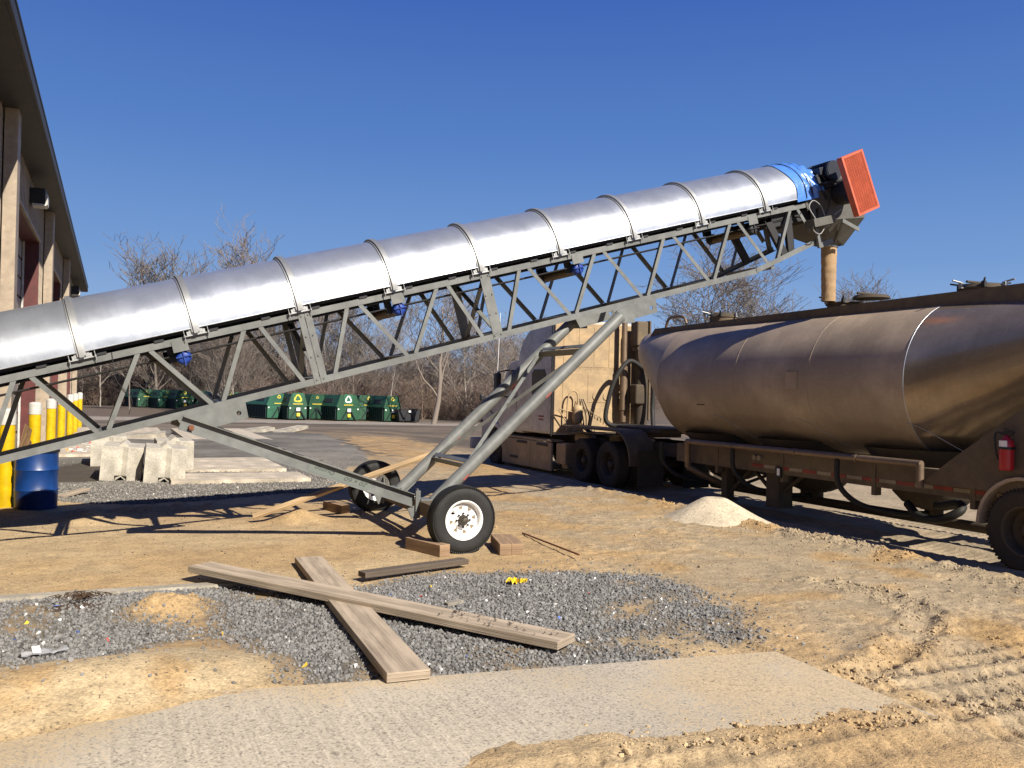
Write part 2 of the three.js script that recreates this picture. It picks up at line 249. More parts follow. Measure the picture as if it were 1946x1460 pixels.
function groundColor(x, z) {
  const n = fbm(x * 0.8, z * 0.8, 4, 71), n2 = fbm(x * 2.7, z * 2.7, 3, 72), far = -z; let c;
  const lerp = (a, b, t) => [mix(a[0], b[0], t), mix(a[1], b[1], t), mix(a[2], b[2], t)];
  c = lerp(SAND, SAND2, sstep(0.35, 0.65, n));
  const g = sstep(4.0, 6.0, x + 1.5 * (n - 0.5)); c = lerp(c, GREYSAND, g * 0.85 * sstep(0.3, 0.6, n2 * 0.5 + n * 0.5));
  c = lerp(c, ORANGE, g * sstep(0.6, 0.72, fbm(x * 0.9 + 20, z * 0.9, 3, 73)) * 0.8);
  c = lerp(c, ORANGE, 0.8 * Math.exp(-(((x - laneEdge(z) + 0.3) / 0.3) ** 2)) * sstep(0.45, 0.6, fbm(x * 1.5, z * 1.5, 3, 74)));
  c = lerp(c, [0.56, 0.445, 0.275], 0.9 * sstep(0.02, 0.08, HEAP(x, z)) * sstep(0.25, 0.55, n2)); const gv = Math.max(isGravel(x, z), 0.9 * gauss(x, z, 4.95, -4.85, 0.45, 0.22) * sstep(0.35, 0.6, n2)); if (gv > 0) c = lerp(c, GRAVEL, clamp(gv * 1.5 - 0.3 + 0.5 * (n2 - 0.5), 0, 1));
  if (far > 14 && isGravel2(x, z)) { const q = fbm(x * 0.35, z * 0.6, 4, 75); c = lerp([0.125, 0.115, 0.10], [0.25, 0.23, 0.20], sstep(0.3, 0.7, 0.5 * n + 0.5 * q)); }
  else if (far > 17) c = lerp(c, lerp([0.115, 0.09, 0.065], [0.25, 0.185, 0.115], sstep(0.3, 0.7, fbm(x * 0.5 + z * 0.12, z * 0.16 - x * 0.7, 4, 76))), sstep(18, 30, far + 10 * (n - 0.5)) * sstep(5, 7.5, x + 2 * (n - 0.5)));
  if (inPoly(TONGUE, x + 2.2 * (n2 - 0.5) + 1.2 * (n - 0.5), z + 7 * (fbm(x * 0.6, z * 0.3, 3, 77) - 0.5))) c = lerp(c, lerp(ORANGE, SAND, n), 0.55 + 0.45 * sstep(0.4, 0.6, n2));
  if (gauss(x, z, -0.6, -20.8, 0.7, 2.6) > 0.45 + 0.5 * (n2 - 0.5)) c = [0.075, 0.058, 0.042];
  if (gauss(x, z, -0.2, -8.2, 0.28, 0.22) > 0.4) c = [0.07, 0.042, 0.025];
  // churned muddy yard from the sand bank outwards
  const yard = sstep(0.0, 0.6, x - laneEdge(z) + 0.5 * (n2 - 0.5)) * (1 - sstep(24, 32, far)); c = lerp(c, lerp([0.345, 0.28, 0.19], [0.43, 0.34, 0.23], sstep(0.3, 0.7, 0.6 * n + 0.4 * n2)), yard);
  if (far > 48) { const d = 0.4111 * x - 0.9116 * z; c = lerp(c, lerp([0.10, 0.077, 0.055], [0.21, 0.165, 0.12], sstep(0.3, 0.7, fbm(x * 0.12, z * 0.25, 4, 78))), sstep(48, 60, far + 8 * (n - 0.5))); if (d > 72 && d < 79.5) c = [0.33, 0.29, 0.25]; if (far > 84) c = lerp(c, [0.13, 0.095, 0.065], sstep(84, 92, far)); }
  return c;
}
{
  const axis = (fine0, fine1, step, lo, hi, grow) => { const a = []; for (let v = fine0; v <= fine1 + 1e-6; v += step) a.push(v); let s = step, v = a[0]; const left = []; while (v > lo) { s *= grow; v -= s; left.unshift(v); } s = step; v = a[a.length - 1]; while (v < hi) { s *= grow; v += s; a.push(v); } return left.concat(a); };
  const xs = axis(-1.9, 10.2, 0.027, -2500, 2500, 1.09), zs = axis(-11.0, -3.4, 0.022, -3000, 400, 1.022);
  const nx = xs.length, nz = zs.length, pos = new Float32Array(nx * nz * 3), colr = new Float32Array(nx * nz * 3), uv = new Float32Array(nx * nz * 2), idx = [];
  for (let j = 0, k = 0; j < nz; j++) for (let i = 0; i < nx; i++, k++) { const x = xs[i], z = zs[j]; pos.set([x, ground(x, z), z], k * 3); colr.set(groundColor(x, z), k * 3); uv.set([x, z], k * 2); }
  for (let j = 0; j < nz - 1; j++) for (let i = 0; i < nx - 1; i++) { const a = j * nx + i, b = a + 1, c = a + nx, d = c + 1; idx.push(a, c, b, b, c, d); }
  const g = new THREE.BufferGeometry(); g.setAttribute('position', new THREE.BufferAttribute(pos, 3)); g.setAttribute('color', new THREE.BufferAttribute(colr, 3)); g.setAttribute('uv', new THREE.BufferAttribute(uv, 2)); g.setIndex(idx); g.computeVertexNormals();
  const m = new THREE.MeshStandardMaterial({ vertexColors: true, roughness: 0.96, map: tGround, bumpMap: bGround, bumpScale: 0.013 });
  const o = new THREE.Mesh(g, m); o.name = 'ground'; o.receiveShadow = o.castShadow = true; o.userData.kind = 'structure'; scene.add(o);
}
// foreground concrete slab: poured panels with broom marks and sand trodden in
{
  const size = 2048, a = tile(512, 6, 6, 6, 91), b = tile(1024, 340, 340, 1, 92), c = tile(512, 3, 3, 6, 93), br = tile(1024, 256, 3, 2, 94);
  const t = tex(size, (k, i, j) => { const q = ((j >> 2) & 511) * 512 + ((i >> 2) & 511), r = (j & 1023) * 1024 + (i & 1023);
    const x = i / size * 7 - 2, z = j / size * 7 - 7;             // metres on the slab
    let v = 210 + 60 * (a[q] - 0.5) + 46 * (b[r] - 0.5) + 34 * (hash2(i, j, 5) - 0.5) + 30 * (br[r] - 0.5) * (0.25 + 0.75 * sstep(2.6, 1.8, x)); let r_ = v, g_ = v * 0.95, b_ = v * 0.865;
    const s = clamp((c[q] * 0.62 + a[q] * 0.38 - 0.485 + 0.09 * sstep(0.9, -0.6, x) + 0.02 * sstep(1.8, 3.2, x)) * 9 + (b[r] - 0.5) * 1.6, 0, 1);
    const sg = 50 * (a[q] - 0.5) + 40 * (b[r] - 0.5) + 30 * (c[q] - 0.5) + 26 * (hash2(i, j, 6) - 0.5); r_ = mix(r_, 196 + sg, s * 0.7); g_ = mix(g_, 172 + sg, s * 0.7); b_ = mix(b_, 134 + sg * 0.9, s * 0.7); if (b[r] < 0.17) { r_ -= 30; g_ -= 30; b_ -= 28; } return [r_, g_, b_]; }, 1);
  t.repeat.set(1 / 7, 1 / 7); t.offset.set(2 / 7, 1);
  const m = mat([0.66, 0.645, 0.615], 0.93, 0, { map: t, bumpMap: bConc, bumpScale: 0.004 });
  const s = struct('concrete_slab', prism([[-9, -slabEdge(-9)], [-9, -3], [4.45, -3], [4.45, -slabEdge(4.45)]].map(([x, y]) => [x, y]), 0.2).rotateX(-Math.PI / 2).translate(0, -0.188, 0), m);
  s.userData.label = 'dusty pale concrete slab in the foreground';
  const strip = struct('concrete_strip', prism([[-6, 8.86], [-6, 8.68], [1.15, 8.60], [1.2, 8.72]], 0.12).rotateX(-Math.PI / 2).translate(0, -0.095, 0), M.concrete);
  for (const [x0, x1, z0, z1] of [[1.05, 3.68, -17.9, -19.35], [1.05, 3.6, -20.2, -23.6], [-1.6, 0.3, -25.6, -30], [2.6, 5.8, -34, -45.5], [-1.4, 2.0, -33, -46]])
    struct('concrete_pad', box(x1 - x0, 0.14, z0 - z1, (x0 + x1) / 2, ground((x0 + x1) / 2, (z0 + z1) / 2) + 0.005, (z0 + z1) / 2), M.padConc);
}

// ---------- the inclined belt conveyor ----------
const font = await new FontLoader().loadAsync('fonts/droid/droid_sans_bold.typeface.json');
{
  const B = V3(3.7, 0, -11.4), NEAR = -10.6, al = Math.atan(0.277), ca = Math.cos(al), sa = Math.sin(al);
  const C = thing('belt_conveyor', 'long grey truss belt conveyor with curved metal covers, rising over the tank trailer', 'conveyor', [B.x, B.y, B.z]);
  const W = (x, y, z) => V3(x - B.x, y - B.y, z - B.z);                                     // site metres
  const P = (s, v, w) => W(s * ca - v * sa, 2.215 + s * sa + v * ca, NEAR + w);             // along the boom, up from it, towards +z
  const S = V3(ca, sa, 0), UP = V3(-sa, ca, 0), FAR = -1.12, MID = FAR / 2, R = 0.615, VB = 0.09;
  const local = (list) => { const m = new THREE.Matrix4().makeBasis(S, UP, V3(0, 0, 1)).setPosition(P(0, 0, 0)); return list.map(g => g.applyMatrix4(m)); };   // geometry in (s,v,w)
  const S0 = -4.6;
  // chords
  for (const w of [0, FAR]) { const i = w ? 1 : -1;
    mesh('top_chord', angleBar(P(S0, -0.037, w), P(10.16, -0.037, w), 0.075, 0.008, UP, 1, i), M.steel, C);
    mesh('bottom_chord', [...angleBar(P(S0, -0.845, w), P(8.87, -0.845, w), 0.078, 0.008, UP, -1, i), ...angleBar(P(8.86, -0.84, w), P(10.25, -0.60, w), 0.075, 0.008, UP, -1, i)], M.steel, C);
    // web members
    const tops = [[-3.41, -3.25], [-2.21, -2.05], [-1.005, -0.841], [0.233, 0.363], [1.399, 1.586], [2.643, 2.806], [3.827, 3.982], [5.015, 5.153], [6.187, 6.336], [7.353, 7.522], [8.555, 8.701], [9.727, 9.875]];
    const bots = [[-3.95, -3.85], [-2.77, -2.66], [-1.56, -1.45], [-0.368, -0.255], [0.852, 0.98], [1.918, 2.311], [3.245, 3.355], [4.29, 4.68], [5.616, 5.712], [6.794, 6.897], [7.972, 8.082], [9.12, 9.32]];
    tops.forEach(([a, b], k) => {
      const l = bots[k], r = bots[k + 1], lv = k == 11 ? -0.745 : -0.81, rv = k == 10 ? -0.79 : -0.81, off = i * 0.004;
      mesh('web_strut', angleBar(P(l[1], lv, w + off), P(a, -0.07, w + off), 0.05, 0.006, V3(0, 0, 1).cross(S), 1, i).map(g => g), M.steel, C);
      if (r) mesh('web_diagonal', angleBar(P(b, -0.07, w + off), P(r[0], rv, w + off), 0.05, 0.006, V3(0, 0, 1).cross(S), 1, i), M.steel, C);
      else mesh('web_diagonal', angleBar(P(b, -0.07, w + off), P(10.06, -0.46, w + off), 0.05, 0.006, UP, 1, i), M.steel, C);
    });
    // splice frames
    for (const [s, ww] of [[-0.2 - 2.39 * 0 - 2.16, 0.075], [2.075, 0.072], [2.16, 0.08], [4.505, 0.14]])
      mesh('splice_post', beam(P(s, -0.885, w - i * 0.004), P(s, 0.0, w - i * 0.004), ww, 0.012, S), M.steel, C);
    // bolts of the joints
    const bolts = []; for (const s of [2.075, 2.16, 4.46, 4.55]) for (const v of [-0.05, -0.3, -0.55, -0.83]) bolts.push(cyl(P(s, v, w - i * 0.008), P(s, v, w - i * 0.022), 0.012, 6));
    mesh('joint_bolts', bolts, M.steel, C).userData.kind = 'stuff';
    // gusset plates under the chord
    for (const [a, b] of [[0.49, 1.21], [6.27, 7.0]]) {
      const sh = new THREE.Shape([[a, -0.885], [a + 0.06, -1.08], [b - 0.01, -1.07], [b, -0.885]].map(p => new THREE.Vector2(...p))); const h = new THREE.Path(); h.absarc(b - 0.1, -0.985, 0.027, 0, Math.PI * 2); sh.holes.push(h);
      mesh('gusset_plate', local([new THREE.ExtrudeGeometry(sh, { depth: 0.012, bevelEnabled: false }).translate(0, 0, w - 0.006)]), M.steel, C);
    }
  }
  // cross members and idlers between the two sides
  for (const s of [-3.6, -2.4, -0.37, 0.95, 2.12, 3.3, 4.51, 5.66, 6.85, 8.03, 9.2]) mesh('cross_member', beam(P(s, -0.84, -0.02), P(s, -0.84, FAR + 0.02), 0.07, 0.06, UP), M.steel, C);
  for (const s of [2.12, 4.51]) for (const e of [-0.1, 0.1]) mesh('splice_brace', beam(P(s + e * 0.2, -0.80, e > 0 ? -0.06 : FAR + 0.06), P(s, -0.08, e > 0 ? FAR + 0.06 : -0.06), 0.06, 0.02, S), M.steel, C);
  for (let s = -4.3; s < 10; s += 0.597) {
    const id = mesh('idler_frame', [beam(P(s, 0.012, 0.02), P(s, 0.012, FAR - 0.02), 0.024, 0.10, UP), beam(P(s, 0.02, -0.05), P(s, 0.17, -0.05), 0.09, 0.012, S), beam(P(s, 0.02, FAR + 0.05), P(s, 0.17, FAR + 0.05), 0.09, 0.012, S)], M.dark, C);
    mesh('idler_roller', [cyl(P(s, 0.06, MID - 0.2), P(s, 0.06, MID + 0.2), 0.04, 10), cyl(P(s, 0.065, MID + 0.21), P(s, 0.16, MID + 0.49), 0.04, 10), cyl(P(s, 0.065, MID - 0.21), P(s, 0.16, MID - 0.49), 0.04, 10)], M.dark, id);
  }
  mesh('conveyor_belt', [beam(P(S0, 0.11, MID), P(10.6, 0.11, MID), 0.012, 0.42, UP),
    ...[-1, 1].map(q => { const m = beam(P(S0, 0.165, MID + q * 0.345), P(10.6, 0.165, MID + q * 0.345), 0.012, 0.31, V3(0, 0, 0).copy(UP).add(V3(0, 0, -q * 0.36)).normalize()); return m; }),
    beam(P(S0, -0.185, MID), P(10.5, -0.185, MID), 0.014, 0.93, UP)], M.belt, C);
  each('skirt_board', [-0.045, FAR + 0.045].map(w => beam(P(S0, 0.06, w), P(10.0, 0.06, w), 0.05, 0.006, UP)), M.dark, C);
  // loose conduit along the near chord
  mesh('conduit', tube([P(-4.4, -0.10, -0.06), P(-1, -0.10, -0.05), P(2, -0.095, -0.06), P(6, -0.1, -0.05), P(9.7, -0.09, -0.06)], 0.011, 60, 6), M.dark, C);
  // curved metal covers: panels and the ribs that strap them down
  const ribS = []; for (let i = -3; i <= 8; i++) ribS.push(-0.314 + 1.1925 * i);
  const arc = (a0, a1, n) => Array.from({ length: n + 1 }, (_, k) => a0 + (a1 - a0) * k / n);
  function shell(s0, s1, r, t, a0, a1, n = 40, skirt = 0.0) {           // bent sheet, outer radius r, thickness t, with end edges
    const pts = arc(a0, a1, n).map(a => [Math.cos(a), Math.sin(a)]), p = [], id = [];
    const ring = (s, rr) => { const b = p.length / 3; for (const [c, d] of pts) p.push(s, VB + rr * d, MID + rr * c); return b; };
    const o0 = ring(s0, r), o1 = ring(s1, r), i0 = ring(s0, r - t), i1 = ring(s1, r - t), e0 = ring(s0, r), f0 = ring(s0, r - t), e1 = ring(s1, r), f1 = ring(s1, r - t);
    for (let k = 0; k < n; k++) { id.push(o0 + k, o1 + k, o0 + k + 1, o1 + k, o1 + k + 1, o0 + k + 1, i0 + k, i0 + k + 1, i1 + k, i1 + k, i0 + k + 1, i1 + k + 1, e0 + k, e0 + k + 1, f0 + k, f0 + k, e0 + k + 1, f0 + k + 1, e1 + k, f1 + k, e1 + k + 1, f1 + k, f1 + k + 1, e1 + k + 1); }
    const g = new THREE.BufferGeometry(); g.setAttribute('position', new THREE.Float32BufferAttribute(p, 3)); g.setIndex(id); g.computeVertexNormals();
    const uv = new Float32Array(p.length / 3 * 2); for (let k = 0; k < p.length / 3; k++) { const a = Math.atan2(p[k * 3 + 1] - VB, p[k * 3 + 2] - MID); uv[k * 2] = p[k * 3]; uv[k * 2 + 1] = a * R; } g.setAttribute('uv', new THREE.BufferAttribute(uv, 2)); return g;
  }
  const edges = [S0 + 0.1, ...ribS, 9.99];
  for (let k = 0; k < edges.length - 1; k++) {
    const p = mesh('cover_panel', local([shell(edges[k] + 0.004, edges[k + 1] - 0.004, R, 0.004, -0.03, Math.PI + 0.03)]), M.galv, C, { keepUV: true });
    for (const a of [0, Math.PI]) mesh('rolled_edge', cyl(P(edges[k] + 0.01, VB - 0.018, MID + R * Math.cos(a)), P(edges[k + 1] - 0.01, VB - 0.018, MID + R * Math.cos(a)), 0.008, 8), M.galv, p);
  }
  for (const s of ribS) {
    const rib = mesh('cover_rib', local([shell(s - 0.045, s + 0.045, R + 0.012, 0.008, -0.1, Math.PI + 0.1), shell(s - 0.024, s + 0.024, R + 0.034, 0.03, -0.12, Math.PI + 0.12)]), M.zinc, C, { keepUV: true });
    for (const [w, i] of [[0.03, 1], [FAR - 0.03, -1]]) {
      mesh('clamp_foot', [beam(P(s - 0.1, 0.022, w), P(s + 0.1, 0.022, w), 0.045, 0.01, UP), beam(P(s - 0.075, 0.05, w + 0.004 * i), P(s + 0.075, 0.05, w + 0.004 * i), 0.07, 0.012, UP), beam(P(s - 0.14, -0.004, w - 0.03 * i), P(s + 0.14, -0.004, w - 0.03 * i), 0.01, 0.09, UP)], M.zinc, rib);
      for (const e of [-0.13, 0.13]) mesh('hook_bolt', [tube([P(s + e, -0.05, w + 0.02 * i), P(s + e, 0.06, w + 0.02 * i), P(s + e, 0.115, w + 0.015 * i), P(s + e - 0.012, 0.135, w - 0.012 * i), P(s + e - 0.02, 0.11, w - 0.03 * i)], 0.0055, 14, 5), cyl(P(s + e, -0.012, w + 0.02 * i), P(s + e, 0.012, w + 0.02 * i), 0.013, 6)], M.zinc, rib);
    }
  }
  // maker's stickers
  mesh('sticker', local([shell(-0.56, -0.39, R + 0.0015, 0.001, 0.18, 0.30, 6)]), M.sticker, C, { label: 'small white sticker on the cover near its rib' });
  mesh('sticker', local([shell(1.92, 2.04, R + 0.0015, 0.001, 0.18, 0.28, 6)]), M.sticker, C, { label: 'small white sticker on the cover' });
  // return rollers
  for (const [s, m] of [[-3.0, M.blue], [0.68, M.blue], [3.29, M.blue], [5.905, M.blue], [8.98, M.dark]]) {
    const r = mesh('return_roller', cyl(P(s, -0.245, -0.13), P(s, -0.245, FAR + 0.13), 0.058, 18), M.rollerTan, C);
    for (const [w, i] of [[0, 1], [FAR, -1]]) {
      mesh('hanger_plate', beam(P(s - 0.085, -0.09, w + 0.008 * i), P(s + 0.085, -0.09, w + 0.008 * i), 0.13, 0.01, UP), M.steel, r);
      mesh('bearing_cap', local([lathe([[0, 0.06], [0.05, 0.06], [0.075, 0.045], [0.088, 0.01], [0.088, -0.05], [0.06, -0.07], [0, -0.07]], 8).rotateX(Math.PI / 2).rotateZ(0.39).translate(s + 0.01, -0.225, w - 0.075 * i), box(0.012, 0.16, 0.02, s + 0.01, -0.24, w - 0.005 * i), box(0.17, 0.012, 0.02, s + 0.01, -0.215, w - 0.005 * i)]), m, r);
      mesh('bracket', beam(P(s - 0.1, -0.10, w - 0.14 * i), P(s - 0.1, -0.26, w - 0.14 * i), 0.09, 0.02, S), M.dark, r);
    }
  }
  // undercarriage: axle, drag arms, telescopic legs, wheels
  mesh('axle_beam', box(0.15, 0.17, 3.2, 3.56 - B.x, 0.415, -0.03, 0.012), M.chassisDust, C, { label: 'dusty square axle beam' });
  for (const z of [-10.52, -11.95]) {
    const a = W(0.70, 1.452, z), b = W(3.44, 0.50, z), d = 0.15, up = V3(0, 1, 0), i = z > -11 ? 1 : -1;
    const arm = mesh('drag_arm', [beam(a, b, d, 0.008, up), beam(a, b, 0.010, 0.062, up, d / 2, i * 0.031 - 0.0), beam(a, b, 0.010, 0.062, up, -d / 2, i * 0.031)], M.steel, C);
    mesh('arm_bracket', [box(0.014, 0.36, 0.07, 3.47 - B.x, 0.47, z - B.z + 0.03 * i), box(0.06, 0.34, 0.012, 3.47 - B.x, 0.46, z - B.z + 0.075 * i), box(0.10, 0.14, 0.02, 3.42 - B.x, 0.36, z - B.z + 0.04 * i, 0, 0, 0, 0.4)], M.steel, arm);
    mesh('pivot_pin', [cyl(W(0.80, 1.40, z - 0.06 * i), W(0.80, 1.40, z + 0.085 * i), 0.022, 10), box(0.05, 0.06, 0.02, 0.81 - B.x, 1.395, z - B.z + 0.07 * i, 0.006)], M.rust, arm);
    each('arm_bolt', [0.55, 0.31].map(y => cyl(W(3.455, y, z + 0.05 * i), W(3.43, y, z + 0.05 * i), 0.016, 6)), M.zinc, arm);
    if (i > 0) {
      const cv = document.createElement('canvas'); cv.width = 512; cv.height = 96; const g = cv.getContext('2d'); g.fillStyle = 'rgb(150,155,150)'; g.fillRect(0, 0, 512, 96); g.fillStyle = 'rgb(62,66,66)'; g.font = 'italic 60px sans-serif'; g.translate(512, 96); g.rotate(Math.PI); g.fillText('20 x 60', 20, 62); g.fillText('Dump', 300, 74);
      const t = new THREE.CanvasTexture(cv); t.colorSpace = THREE.SRGBColorSpace;
      const [mm] = frame(a.clone().lerp(b, 0.5), a.clone().lerp(b, 0.82), up); const pl = new THREE.PlaneGeometry(0.78, 0.11).translate(0, -0.004, 0.0062).applyMatrix4(mm);
      mesh('chalk_writing', pl, mat([0.43, 0.45, 0.42], 0.55, 0, { map: t }), arm, { keepUV: true });
    }
    // leg: outer tube, inner tube and collar
    const f = W(3.70, 0.47, z), q = W(6.36, 2.945, z), at = t => f.clone().lerp(q, t);
    const leg = mesh('leg', cyl(at(0), at(1.0), 0.084, 26), M.steel, C);
    mesh('leg_foot', [beam(at(-0.03), at(0.06), 0.02, 0.24, V3(0, 1, 0), -0.04), box(0.2, 0.02, 0.22, 3.6 - B.x, 0.512, z - B.z)], M.steel, leg);
    mesh('head_plate', [prism([[-0.12, -0.10], [0.16, -0.16], [0.20, 0.10], [-0.08, 0.06]], 0.02).rotateZ(al).translate(6.42 - B.x, 2.99, z - B.z + (i > 0 ? -0.05 : 0.03))], M.steel, leg);
    for (const t of i > 0 ? [0.14, 0.57] : [0.30, 0.62]) { // rubbed red paint
      const p = at(t), dir = q.clone().sub(f).normalize(); const g = new THREE.CylinderGeometry(0.0848, 0.0848, 0.10, 14, 1, true, 0.4, 1.1).applyQuaternion(new THREE.Quaternion().setFromUnitVectors(V3(0, 1, 0), dir)).translate(p.x, p.y, p.z);
      mesh('red_paint_mark', g, M.redPaint, leg);
    }
  }
  {
    const at = (t, z) => W(3.70 + 2.66 * t, 0.47 + 2.475 * t, z), n = V3(-0.68, 0.73, 0);
    mesh('leg_crossbar', [beam(at(0.175, -10.6), at(0.175, -11.86), 0.09, 0.012, n), beam(at(0.19, -10.6), at(0.19, -11.86), 0.012, 0.06, n, 0.045)], M.steel, C);
    mesh('leg_crossbar', [beam(at(0.80, -10.58), at(0.80, -11.87), 0.10, 0.012, n), beam(at(0.815, -10.58), at(0.815, -11.87), 0.012, 0.06, n, 0.05)], M.steel, C);
    mesh('leg_brace', [beam(at(0.2, -11.84), at(0.78, -10.60), 0.05, 0.008, n)], M.steel, C);
    mesh('leg_brace', [beam(at(0.2, -10.62), at(0.78, -11.84), 0.05, 0.008, n, 0.03)], M.steel, C);
  }
  // wheels
  const tyreProfile = [[0.225, -0.095], [0.30, -0.112], [0.345, -0.108], [0.378, -0.085], [0.388, -0.05], [0.39, 0], [0.388, 0.05], [0.378, 0.085], [0.345, 0.108], [0.30, 0.112], [0.225, 0.095]];
  function wheel(z, dir) {
    const w = new THREE.Group(); w.name = 'wheel'; w.position.set(3.71 - B.x, 0.385, z - B.z); w.rotation.y = dir > 0 ? 0 : Math.PI; C.add(w);
    const tread = []; for (let k = 0; k < 92; k++) { const a = k / 92 * Math.PI * 2; for (const q of [-1, 1]) tread.push(box(0.017, 0.014, 0.035, 0, 0.383, q * 0.088, 0, q * 0.45).rotateZ(a)); }
    for (const q of [-0.055, -0.02, 0.02, 0.055]) tread.push(new THREE.CylinderGeometry(0.394, 0.394, 0.024, 64, 1, true).rotateX(Math.PI / 2).translate(0, 0, q));
    mesh('tyre', [toCreasedNormals(lathe(tyreProfile, 64).rotateX(Math.PI / 2), 0.9), ...tread], M.tyre, w);
    // white spoked steel rim
    const disc = new THREE.Shape(); disc.absarc(0, 0, 0.178, 0, Math.PI * 2);
    for (let k = 0; k < 8; k++) { const a = k / 8 * Math.PI * 2 + 0.2, h = new THREE.Path(); const pt = (r, d) => [r * Math.cos(a + d), r * Math.sin(a + d)]; h.moveTo(...pt(0.162, -0.21)); h.lineTo(...pt(0.164, 0.17)); h.lineTo(...pt(0.125, 0.10)); h.lineTo(...pt(0.112, -0.10)); h.closePath(); disc.holes.push(h); }
    const hc = new THREE.Path(); hc.absarc(0, 0, 0.045, 0, Math.PI * 2); disc.holes.push(hc);
    const rim = mesh('rim', [lathe([[0.212, -0.09], [0.205, -0.02], [0.19, 0.0], [0.178, 0.022], [0.176, 0.032], [0.19, 0.04], [0.20, 0.075], [0.214, 0.088], [0.228, 0.094], [0.232, 0.104], [0.224, 0.106], [0.205, 0.094], [0.195, 0.07]], 48).rotateX(Math.PI / 2).scale(1, 1, 1).rotateY(0), new THREE.ExtrudeGeometry(disc, { depth: 0.006, bevelEnabled: true, bevelSize: 0.002, bevelThickness: 0.003, bevelSegments: 2, curveSegments: 40 }).translate(0, 0, 0.032), lathe([[0.045, 0.062], [0.09, 0.062], [0.10, 0.05], [0.104, 0.04]], 40).rotateX(Math.PI / 2)], M.rimWhite, w);
    const hub = mesh('hub', lathe([[0, 0.15], [0.028, 0.15], [0.032, 0.142], [0.034, 0.12], [0.046, 0.116], [0.05, 0.09], [0.06, 0.08], [0.062, 0.03], [0.062, -0.1], [0, -0.1]].reverse(), 28).rotateX(Math.PI / 2), M.hub, w);
    for (let k = 0; k < 8; k++) { const a = k / 8 * Math.PI * 2; mesh('lug_nut', cyl(V3(0.08 * Math.cos(a), 0.08 * Math.sin(a), 0.03), V3(0.08 * Math.cos(a), 0.08 * Math.sin(a), 0.085), 0.0115, 6), M.dark, w); }
    return w;
  }
  wheel(-9.58, 1); wheel(-13.28, -1);
  mesh('axle_spindle', [cyl(W(3.71, 0.385, -9.6), W(3.71, 0.385, -13.25), 0.04, 12)], M.chassisDust, C);
  // head end: side plates, pulley, motor, guard, hopper, spout, control box
  const head = local([box(1.0, 0.26, 0.012, 10.55, 0.0, 0.01), box(1.0, 0.26, 0.012, 10.55, 0.0, FAR - 0.01), box(0.06, 0.9, 0.06, 10.17, -0.18, 0.0), box(0.06, 0.9, 0.06, 10.17, -0.18, FAR), box(0.30, 0.5, 0.02, 10.75, 0.28, -0.02), box(0.30, 0.5, 0.02, 10.75, 0.28, FAR + 0.02)]);
  head.forEach(g => mesh('head_frame', g, M.boxGrey, C));
  mesh('head_pulley', cyl(P(10.75, 0.05, -0.05), P(10.75, 0.05, FAR + 0.05), 0.2, 28), M.dark, C);
  mesh('snub_frame', local([box(0.12, 0.66, 0.06, 9.45, -0.42, -0.12, 0, 0, 0, 0.35), box(0.12, 0.6, 0.06, 9.72, -0.42, -0.12, 0, 0, 0, -0.12), box(0.5, 0.1, 0.06, 9.55, -0.12, -0.12), box(0.12, 0.66, 0.06, 9.45, -0.42, FAR + 0.12, 0, 0, 0, 0.35), box(0.9, 0.16, 0.9, 9.75, -0.18, MID)]), M.dark, C);
  {
    const mt = new THREE.Group(); mt.name = 'drive_motor'; C.add(mt);
    const fins = []; for (let k = 0; k < 20; k++) { const a = k / 20 * Math.PI * 2; fins.push(box(0.006, 0.03, 0.36, 0.145 * Math.cos(a), 0.145 * Math.sin(a), 0, 0, 0, 0, a - Math.PI / 2)); }
    mesh('motor_body', local([new THREE.CylinderGeometry(0.14, 0.14, 0.46, 28).rotateX(Math.PI / 2), new THREE.CylinderGeometry(0.155, 0.155, 0.04, 28).rotateX(Math.PI / 2).translate(0, 0, 0.2), new THREE.CylinderGeometry(0.165, 0.15, 0.1, 28).rotateX(Math.PI / 2).translate(0, 0, -0.25), ...fins].map(g => clean(g).translate(10.62, 0.39, -0.08))), M.motor, mt);
    mesh('terminal_box', local([box(0.14, 0.12, 0.16, 10.47, 0.42, -0.02, 0.012)]), M.motor, mt);
    mesh('gear_reducer', local([new THREE.CylinderGeometry(0.19, 0.19, 0.2, 28).rotateX(Math.PI / 2).translate(10.76, 0.03, 0.14), box(0.3, 0.09, 0.26, 10.62, 0.2, -0.04), box(0.05, 0.42, 0.05, 10.42, 0.18, 0.0, 0, 0, 0, 0.25), box(0.34, 0.03, 0.34, 10.6, 0.23, -0.05)]), M.dark, mt);
    mesh('motor_cable', tube([P(10.45, 0.38, 0.04), P(10.52, 0.1, 0.08), P(10.42, -0.18, 0.06), P(10.3, -0.3, 0.02)], 0.009, 20, 6), M.dark, mt);
    // drive guard: framed tray with an expanded-metal face
    const G0 = [10.64, 0.10, 0.58], gw = 0.44, gh = 0.91, gd = 0.10, gr = 0.15, gp = (list) => local(list.map(g => g.rotateZ(gr).translate(...G0)));
    const gd_ = mesh('drive_guard', gp([box(0.014, gh, gd, -gw / 2, 0, -gd / 2), box(0.014, gh, gd, gw / 2, 0, -gd / 2), box(gw, 0.014, gd, 0, gh / 2, -gd / 2), box(gw, 0.014, gd, 0, -gh / 2, -gd / 2), box(gw, gh, 0.008, 0, 0, -gd)]), M.orange, C, { label: 'bright orange drive guard' });
